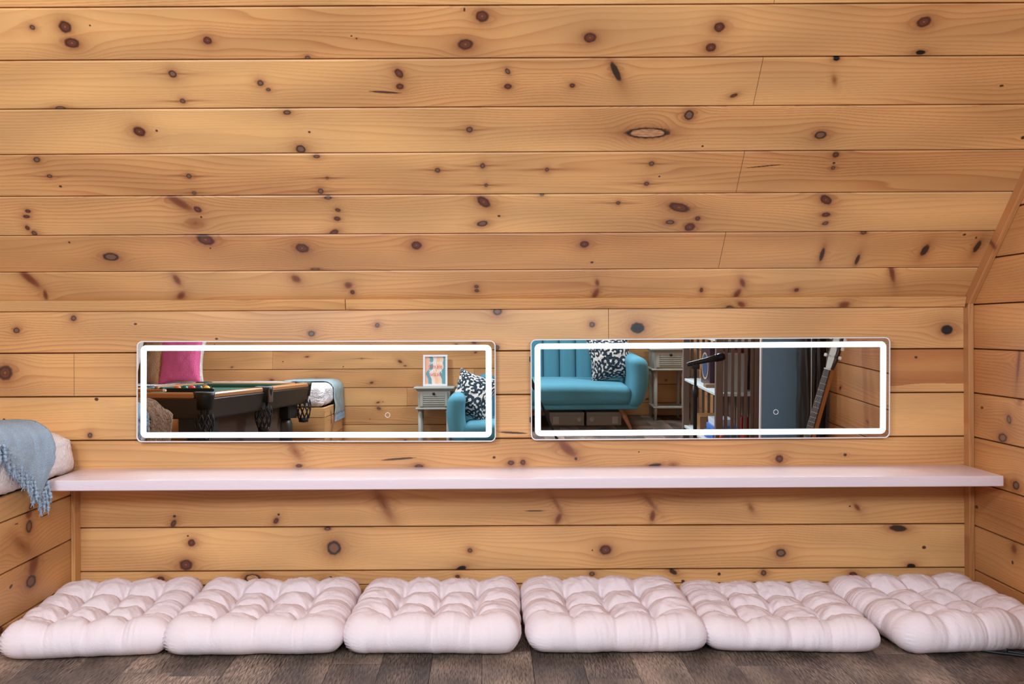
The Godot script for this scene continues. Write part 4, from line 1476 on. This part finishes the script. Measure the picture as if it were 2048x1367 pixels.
# ---------------------------------------------------------------- side tables, framed print
func build_side_tables() -> void:
	for k in [[-0.465, "grey painted side table with a louvred drawer left of the loveseat"], [1.635, "grey painted side table with a louvred drawer right of the loveseat"]]:
		var t := thing("side_table", k[1], "side table", Vector3(k[0], 0, 4.68), "grey side tables")
		var m: Material = M.grey_paint
		part(t, "top", rounded(Vector3(0.36, 0.018, 0.33), 0.006, 2, 1), m, Vector3(0, 0.64, 0))
		part(t, "top_moulding", box(Vector3(0.315, 0.014, 0.29), 0.004), m, Vector3(0, 0.624, 0))
		part(t, "drawer_case", box(Vector3(0.285, 0.152, 0.27), 0.002), m, Vector3(0, 0.541, 0))
		part(t, "lower_moulding", rounded(Vector3(0.33, 0.016, 0.3), 0.006, 2, 1), m, Vector3(0, 0.457, 0))
		var d := part(t, "drawer", box(Vector3(0.25, 0.126, 0.012), 0.002), m, Vector3(0, 0.541, -0.138))
		for i in 5:
			part(d, "louvre", box(Vector3(0.19, 0.013, 0.006), 0.001), m, Vector3(0, -0.042 + i * 0.018, -0.008), Basis(Vector3.RIGHT, -0.5))
		for s in [-1.0, 1.0]:
			part(d, "stile", box(Vector3(0.022, 0.126, 0.006), 0.001), m, Vector3(s * 0.108, 0, -0.008))
		part(d, "knob", lathe([Vector2(0, 0), Vector2(0.006, 0), Vector2(0.006, 0.012), Vector2(0.013, 0.017), Vector2(0.012, 0.024), Vector2(0, 0.026)], 14), M.black_metal, Vector3(0, 0.05, -0.01), Basis(Vector3.RIGHT, -PI / 2))
		for s in [-1.0, 1.0]:
			for e in [-1.0, 1.0]:
				part(t, "leg", lathe([Vector2(0, 0), Vector2(0.011, 0), Vector2(0.017, 0.10), Vector2(0.018, 0.45), Vector2(0, 0.45)], 12), m, Vector3(s * 0.125, 0, e * 0.11))
		part(t, "lower_shelf", box(Vector3(0.29, 0.014, 0.26), 0.002), m, Vector3(0, 0.117, 0))
	var f := thing("framed_print", "white framed pastel print on the grey side table", "picture", Vector3(-0.465, 0.649, 4.76))
	var lean := Basis(Vector3.RIGHT, 0.08)
	var fw := 0.222
	var fh := 0.285
	f.basis = lean
	part(f, "frame", ring_plate(corner_rect(fw, fh), corner_rect(fw - 0.036, fh - 0.036), -0.009, 0.009), M.white_rim, Vector3(0, fh / 2, 0), BACK)
	var print_ := plain(Color.WHITE, 0.5)
	print_.albedo_texture = wavy_print()
	var q := begin(false)
	var pw := (fw - 0.036) / 2
	var ph := (fh - 0.036) / 2
	for c in [[Vector3(pw, -ph, 0), Vector2(0, 1)], [Vector3(pw, ph, 0), Vector2(0, 0)], [Vector3(-pw, ph, 0), Vector2(1, 0)], [Vector3(pw, -ph, 0), Vector2(0, 1)], [Vector3(-pw, ph, 0), Vector2(1, 0)], [Vector3(-pw, -ph, 0), Vector2(1, 1)]]:
		q.set_uv(c[1])
		q.add_vertex(c[0])
	part(f, "print", finish(q), print_, Vector3(0, fh / 2, 0.002))
	part(f, "backing_card", box(Vector3(pw * 2, ph * 2, 0.004), 0.0), M.white_rim, Vector3(0, fh / 2, 0.0055))
	var font := SystemFont.new()
	font.font_names = PackedStringArray(["Droid Serif"])
	font.font_weight = 700
	for i in 4:
		var tm := TextMesh.new()
		tm.text = "JOLENE"
		tm.font = font
		tm.font_size = 32
		tm.pixel_size = 0.00098
		tm.depth = 0.0008
		var ink := plain(Color8(250, 240, 230) if i % 2 == 0 else Color8(214, 96, 104), 0.6)
		part(f, "lettering", tm, ink, Vector3(0, fh / 2 + 0.066 - i * 0.036, 0.0014), BACK)


func corner_rect(w: float, h: float) -> PackedVector2Array:
	return PackedVector2Array([Vector2(w / 2, h / 2), Vector2(-w / 2, h / 2), Vector2(-w / 2, -h / 2), Vector2(w / 2, -h / 2)])


func wavy_print() -> ImageTexture:
	var im := Image.create(96, 128, false, Image.FORMAT_RGB8)
	var cols := [Color8(96, 160, 166), Color8(238, 204, 186), Color8(240, 190, 150), Color8(238, 214, 204), Color8(92, 156, 164), Color8(236, 176, 150)]
	for y in 128:
		for x in 96:
			var f := x / 96.0 + 0.09 * sin(y * 0.055) + 0.04 * sin(y * 0.13 + 1.0)
			im.set_pixel(x, y, cols[clampi(int(f * 6.0), 0, 5)])
	return ImageTexture.create_from_image(im)


# ---------------------------------------------------------------- slatted rack with games
func build_rack() -> void:
	var x0 := 1.55
	var x1 := 1.862
	var z0 := 2.62
	var z1 := 3.66
	var t := thing("slatted_rack", "grey-brown slatted shelf rack against the right wall", "rack", Vector3((x0 + x1) / 2, 0, (z0 + z1) / 2))
	var hx := (x1 - x0) / 2
	var hz := (z1 - z0) / 2
	var high := 1.25
	for s in [-1.0, 1.0]:
		for e in [-1.0, 1.0]:
			part(t, "post", box(Vector3(0.05, high, 0.035), 0.003), M.rack_wood, Vector3(s * (hx - 0.025), high / 2, e * (hz - 0.0175)))
	for e in [-1.0, 1.0]:
		for k in 6:
			part(t, "slat", box(Vector3(0.022, high - 0.16, 0.012), 0.002), M.rack_wood, Vector3(-hx + 0.072 + k * 0.0445, high / 2 + 0.02, e * (hz - 0.018)))
		for y in [0.07, high - 0.04]:
			part(t, "end_bar", box(Vector3(hx * 2 - 0.1, 0.05, 0.02), 0.002), M.rack_wood, Vector3(0, y, e * (hz - 0.018)))
	for k in 14:
		part(t, "back_slat", box(Vector3(0.012, high - 0.16, 0.03), 0.002), M.rack_wood, Vector3(hx - 0.012, high / 2 + 0.02, -hz + 0.08 + k * 0.067))
	for y in [0.10, 0.47, 0.84, 1.17]:
		part(t, "shelf", box(Vector3(hx * 2 - 0.03, 0.02, hz * 2 - 0.04), 0.002), M.shelf_paint, Vector3(-0.005, y, 0))
	# games: [x, shelf y, z, size, colour, name, category, label]
	var games := [
		[1.66, 0.481, 3.22, Vector3(0.07, 0.27, 0.27), Color8(74, 40, 44), "game_box", "dark maroon game box with a round emblem standing on the rack"],
		[1.69, 0.481, 2.97, Vector3(0.06, 0.25, 0.20), Color8(176, 160, 204), "game_box", "lilac game box standing on the middle shelf of the rack"],
		[1.70, 0.481, 2.78, Vector3(0.20, 0.26, 0.05), Color8(220, 214, 206), "game_box", "cream game box standing behind the rack's near end slats"],
		[1.775, 0.481, 2.86, Vector3(0.05, 0.28, 0.06), Color8(150, 34, 40), "game_box", "narrow red game box behind the rack's near end slats"],
		[1.62, 0.481, 3.02, Vector3(0.10, 0.022, 0.08), Color8(150, 118, 84), "wooden_block", "small flat wooden block on the middle shelf of the rack"],
		[1.68, 0.111, 2.98, Vector3(0.18, 0.055, 0.26), Color8(52, 92, 178), "game_box", "large blue game box at the bottom of the rack stack"],
		[1.68, 0.167, 2.97, Vector3(0.16, 0.05, 0.22), Color8(70, 124, 206), "game_box", "mid-blue game box in the middle of the bottom stack"],
		[1.68, 0.218, 2.98, Vector3(0.14, 0.045, 0.18), Color8(216, 226, 240), "game_box", "white and blue game box on top of the bottom stack"],
		[1.70, 0.111, 3.42, Vector3(0.18, 0.11, 0.2), Color8(150, 106, 66), "wooden_box", "small wooden box at the far end of the rack's bottom shelf"],
		[1.68, 0.851, 3.2, Vector3(0.18, 0.2, 0.3), Color8(110, 120, 140), "game_box", "grey-blue game box on the upper shelf of the rack"],
		[1.77, 0.111, 2.72, Vector3(0.05, 0.2, 0.07), Color8(168, 44, 40), "game_box", "small dark red game box on the rack's bottom shelf"],
	]
	for g in games:
		var s: Vector3 = g[3]
		var b := thing(g[5], g[6], "block" if g[5] == "wooden_block" else "box", Vector3(g[0], g[1], g[2]), "things on the slatted rack")
		part(b, "box_bottom", box(Vector3(s.x - 0.003, s.y, s.z - 0.003), 0.001), plain(g[4], 0.45), Vector3(0, s.y / 2, 0))
		if g[5] == "game_box":
			if s.y > s.x:
				part(b, "lid", box(Vector3(s.x * 0.5, s.y + 0.001, s.z), 0.0015), plain(g[4].darkened(0.12), 0.4), Vector3(-s.x * 0.25 - 0.001, s.y / 2, 0))
			else:
				part(b, "lid", box(Vector3(s.x, s.y * 0.55, s.z), 0.0015), plain(g[4].lightened(0.08), 0.4), Vector3(0, s.y * 0.73, 0))
		if g[4] == Color8(74, 40, 44):
			var ro := PackedVector2Array()
			var ri := PackedVector2Array()
			for i in 32:
				ro.append(Vector2.from_angle(TAU * i / 32) * 0.10)
				ri.append(Vector2.from_angle(TAU * i / 32) * 0.088)
			part(b, "emblem_ring", ring_plate(ro, ri, 0.0, 0.001), plain(Color8(190, 160, 120), 0.5), Vector3(-s.x / 2 - 0.003, s.y / 2, 0), FACE_L)
			part(b, "emblem_disc", prism(ri, 0.0, 0.0006), plain(Color8(58, 70, 100), 0.5), Vector3(-s.x / 2 - 0.003, s.y / 2, 0), FACE_L)
	var toy := thing("red_handle", "curved orange-red plastic handle by the rack's near end", "toy", Vector3(1.63, 0.0, 2.50))
	var arc := []
	for i in 17:
		var a := PI * i / 16.0
		arc.append(Vector3(-0.075 * cos(a), 0.19 + 0.05 * pow(sin(a), 0.5), 0.0))
	part(toy, "grip", tube([Vector3(-0.075, 0.02, 0)] + arc + [Vector3(0.075, 0.02, 0)], [0.010], 10), plain(Color8(206, 84, 62), 0.35))
	part(toy, "tray", rounded(Vector3(0.19, 0.03, 0.14), 0.01, 3, 1), plain(Color8(206, 84, 62), 0.4), Vector3(0, 0.0155, 0))


# ---------------------------------------------------------------- microphone, blue panel, black bag, guitar
func build_corner_things() -> void:
	var s := thing("microphone_stand", "black microphone stand in front of the slatted rack", "stand", Vector3(1.372, 0, 2.45))
	part(s, "base", lathe([Vector2(0, 0), Vector2(0.075, 0), Vector2(0.078, 0.012), Vector2(0.06, 0.022), Vector2(0.014, 0.03), Vector2(0, 0.03)], 32), M.black_metal)
	part(s, "lower_tube", tube([Vector3(0, 0.03, 0), Vector3(0, 0.5, 0)], [0.0125, 0.0125], 14), M.black_metal)
	part(s, "clutch", lathe([Vector2(0, 0.48), Vector2(0.017, 0.48), Vector2(0.019, 0.51), Vector2(0.016, 0.555), Vector2(0, 0.555)], 16), M.black)
	part(s, "upper_tube", tube([Vector3(0, 0.54, 0), Vector3(0, 0.665, 0)], [0.009, 0.009], 12), M.black_metal)
	part(s, "clip", rounded(Vector3(0.05, 0.035, 0.04), 0.008, 3, 1), M.black, Vector3(0.0, 0.685, 0))
	var m := thing("microphone", "black handheld microphone clipped on its stand", "microphone", Vector3(1.390, 0.712, 2.45))
	m.basis = Basis(Vector3.BACK, 0.22) * Basis(Vector3.BACK, -PI / 2)
	part(m, "body", lathe([Vector2(0, -0.075), Vector2(0.013, -0.075), Vector2(0.0145, -0.06), Vector2(0.0175, 0.06), Vector2(0.024, 0.115), Vector2(0.0, 0.115)], 24), M.black)
	part(m, "collar", lathe([Vector2(0.023, 0.113), Vector2(0.0265, 0.116), Vector2(0.0265, 0.126), Vector2(0.023, 0.129)], 24), M.black_metal)
	part(m, "grille", lathe([Vector2(0.023, 0.128), Vector2(0.0265, 0.14), Vector2(0.026, 0.16), Vector2(0.019, 0.176), Vector2(0.0, 0.18)], 24), M.black_metal)

	var blue := thing("blue_panel", "tall slate-blue board with white edges beside the rack", "board", Vector3(1.748, 0, 1.86))
	var bm := plain(Color8(118, 158, 194), 0.8)
	woven(bm, 50.0, 0.3)
	part(blue, "face", rounded(Vector3(0.25, 1.3, 0.02), 0.006, 2, 1), bm, Vector3(0.0, 0.652, 0), Basis(Vector3.BACK, 0.0))
	part(blue, "edge_strip", box(Vector3(0.009, 1.3, 0.026), 0.002), M.white_rim, Vector3(-0.128, 0.652, 0))

	var bag := thing("black_bag", "tall black padded bag leaning in the right-hand corner", "bag", Vector3(1.796, 0, 1.52))
	var noise := FastNoiseLite.new()
	noise.seed = 77
	noise.frequency = 1.0
	var fold := func(p: Vector3) -> Vector3:
		p.z += 0.02 * noise.get_noise_2d(p.x * 22.0, p.y * 1.2)
		p.x += 0.012 * noise.get_noise_2d(p.y * 2.0, p.z * 9.0)
		return p
	var bagm := plain(Color8(20, 19, 20), 0.35)
	part(bag, "body", rounded(Vector3(0.145, 1.16, 0.13), 0.05, 4, 26, fold), bagm, Vector3(0, 0.585, 0))
	part(bag, "zip", tube([Vector3(-0.03, 0.06, -0.075), Vector3(-0.028, 0.6, -0.08), Vector3(-0.03, 1.1, -0.075)], [0.003], 6), M.steel)
	part(bag, "strap", tube([Vector3(0.04, 1.1, -0.05), Vector3(0.05, 1.18, -0.03), Vector3(0.0, 1.2, 0.0), Vector3(-0.04, 1.14, -0.03)], [0.008], 8), M.black)

	build_guitar()


func build_guitar() -> void:
	var g := thing("guitar", "wooden guitar with a white-pegged headstock leaning on the right wall", "guitar", Vector3(1.555, 0.0, 1.13))
	# local y along the neck, the strings look towards -z and a little to the left
	g.basis = Basis(Vector3.RIGHT, 0.0) * Basis(Vector3.BACK, -0.27) * Basis(Vector3.UP, 1.05) * Basis.from_scale(Vector3(0.85, 1.1, 1.1))
	var wood := plain(Color8(170, 112, 66), 0.3)
	var dark := plain(Color8(52, 36, 30), 0.4)
	var outline := PackedVector2Array()
	for i in 48:
		var a := TAU * i / 48.0
		var y := 0.205 - 0.195 * cos(a)
		var f := y / 0.4
		var w := 0.155 * sqrt(maxf(0.0, sin(PI * pow(f, 0.9)))) * (1.0 - 0.30 * exp(-pow((f - 0.60) / 0.14, 2.0))) * (1.0 - 0.18 * f)
		outline.append(Vector2(w * (1.0 if sin(a) > 0 else -1.0), y))
	part(g, "body", prism(outline, -0.045, 0.045), wood)
	part(g, "sound_hole", lathe([Vector2(0.0, 0), Vector2(0.042, 0), Vector2(0.046, 0.0008), Vector2(0.0, 0.0008)], 28), M.black, Vector3(0, 0.27, -0.0452), Basis(Vector3.RIGHT, -PI / 2))
	part(g, "bridge", box(Vector3(0.12, 0.02, 0.008), 0.002), dark, Vector3(0, 0.11, -0.048))
	part(g, "neck", prism(PackedVector2Array([Vector2(-0.026, 0.33), Vector2(0.026, 0.33), Vector2(0.02, 0.735), Vector2(-0.02, 0.735)]), -0.045, -0.018), wood)
	var fb := part(g, "fretboard", prism(PackedVector2Array([Vector2(-0.027, 0.31), Vector2(0.027, 0.31), Vector2(0.021, 0.735), Vector2(-0.021, 0.735)]), -0.051, -0.045), dark)
	var y := 0.735
	for k in 14:
		var d := 0.62 * (1.0 - pow(2.0, -(k + 1) / 12.0))
		part(fb, "fret", box(Vector3(0.042 + 0.0006 * k, 0.0022, 0.002), 0.0005), M.steel, Vector3(0, y - d, -0.0515))
	part(g, "nut", box(Vector3(0.043, 0.006, 0.01), 0.001), M.white_rim, Vector3(0, 0.738, -0.05))
	part(g, "headstock", prism(PackedVector2Array([Vector2(-0.021, 0.74), Vector2(0.021, 0.74), Vector2(0.036, 0.79), Vector2(0.034, 0.91), Vector2(0.0, 0.925), Vector2(-0.034, 0.91), Vector2(-0.036, 0.79)]), -0.044, -0.028), dark)
	part(g, "headplate", prism(PackedVector2Array([Vector2(-0.017, 0.742), Vector2(0.017, 0.742), Vector2(0.022, 0.79), Vector2(0.021, 0.905), Vector2(-0.021, 0.905), Vector2(-0.022, 0.79)]), -0.047, -0.044), M.shelf_paint)
	for s in [-1.0, 1.0]:
		for k in 3:
			var c := Vector3(s * 0.026, 0.80 + k * 0.042, -0.042)
			var pg := part(g, "tuning_post", tube([c + Vector3(0, 0, 0.0), c + Vector3(0, 0, -0.016)], [0.004], 10), M.steel)
			part(pg, "peg", rounded(Vector3(0.022, 0.016, 0.008), 0.004, 3, 1), M.white_rim, c + Vector3(s * 0.026, 0, 0.004))
	var st := begin(true)
	for k in 6:
		var f := (k - 2.5) / 2.5
		add_tube(st, [Vector3(f * 0.024, 0.11, -0.054), Vector3(f * 0.017, 0.738, -0.0555)], [0.0007], 4)
	part(g, "strings", finish(st), M.steel)


func build_tripod() -> void:
	var t := thing("camera_tripod", "black tripod standing in front of the loveseat", "tripod", Vector3(0.15, 0, 3.63))
	part(t, "hub", lathe([Vector2(0, 0.84), Vector2(0.03, 0.84), Vector2(0.036, 0.87), Vector2(0.03, 0.91), Vector2(0, 0.91)], 18), M.black)
	part(t, "column", tube([Vector3(0, 0.6, 0), Vector3(0, 0.97, 0)], [0.012, 0.012], 12), M.black_metal)
	for k in 3:
		var foot: Vector3 = [Vector3(0.40, 0.012, -0.05), Vector3(-0.08, 0.012, 0.33), Vector3(-0.06, 0.012, -0.36)][k]
		var top := Vector3(foot.x * 0.06, 0.88, foot.z * 0.06)
		var lg := part(t, "leg", tube([top, top.lerp(foot, 0.55)], [0.015, 0.015], 12), M.black_metal)
		part(lg, "lower_section", tube([top.lerp(foot, 0.5), foot], [0.011, 0.009], 12), M.black_metal)
		part(lg, "foot", tube([foot + Vector3(0, 0.012, 0), foot + Vector3(0, -0.011, 0)], [0.013, 0.014], 10), M.black)
	var c := thing("photo_camera", "black camera on the tripod", "camera", Vector3(0.15, 0.972, 3.64))
	part(c, "body", rounded(Vector3(0.14, 0.10, 0.06), 0.014, 3, 1), M.black, Vector3(0, 0.052, 0.03))
	part(c, "lens", lathe([Vector2(0, 0), Vector2(0.036, 0), Vector2(0.034, 0.05), Vector2(0.039, 0.07), Vector2(0, 0.068)], 24), M.black, Vector3(0, 0.052, 0.0), Basis(Vector3.RIGHT, -PI / 2))


func build_cords() -> void:
	var c := thing("power_cord", "black power cord on the floor under the corner cushion", "cord")
	for k in 2:
		var pts := []
		for i in 25:
			var f := i / 24.0
			pts.append(Vector3(1.52 + 0.35 * f, 0.006 + 0.004 * k, 0.50 + 0.17 * sin(f * 1.9) - 0.012 * k + 0.01 * sin(f * 9.0)))
		part(c, "cable", tube(pts, [0.0052], 8), M.black)
	part(c, "plug_block", rounded(Vector3(0.16, 0.022, 0.05), 0.006, 3, 1), M.black, Vector3(1.62, 0.0115, 0.56), Basis(Vector3.UP, -0.5))
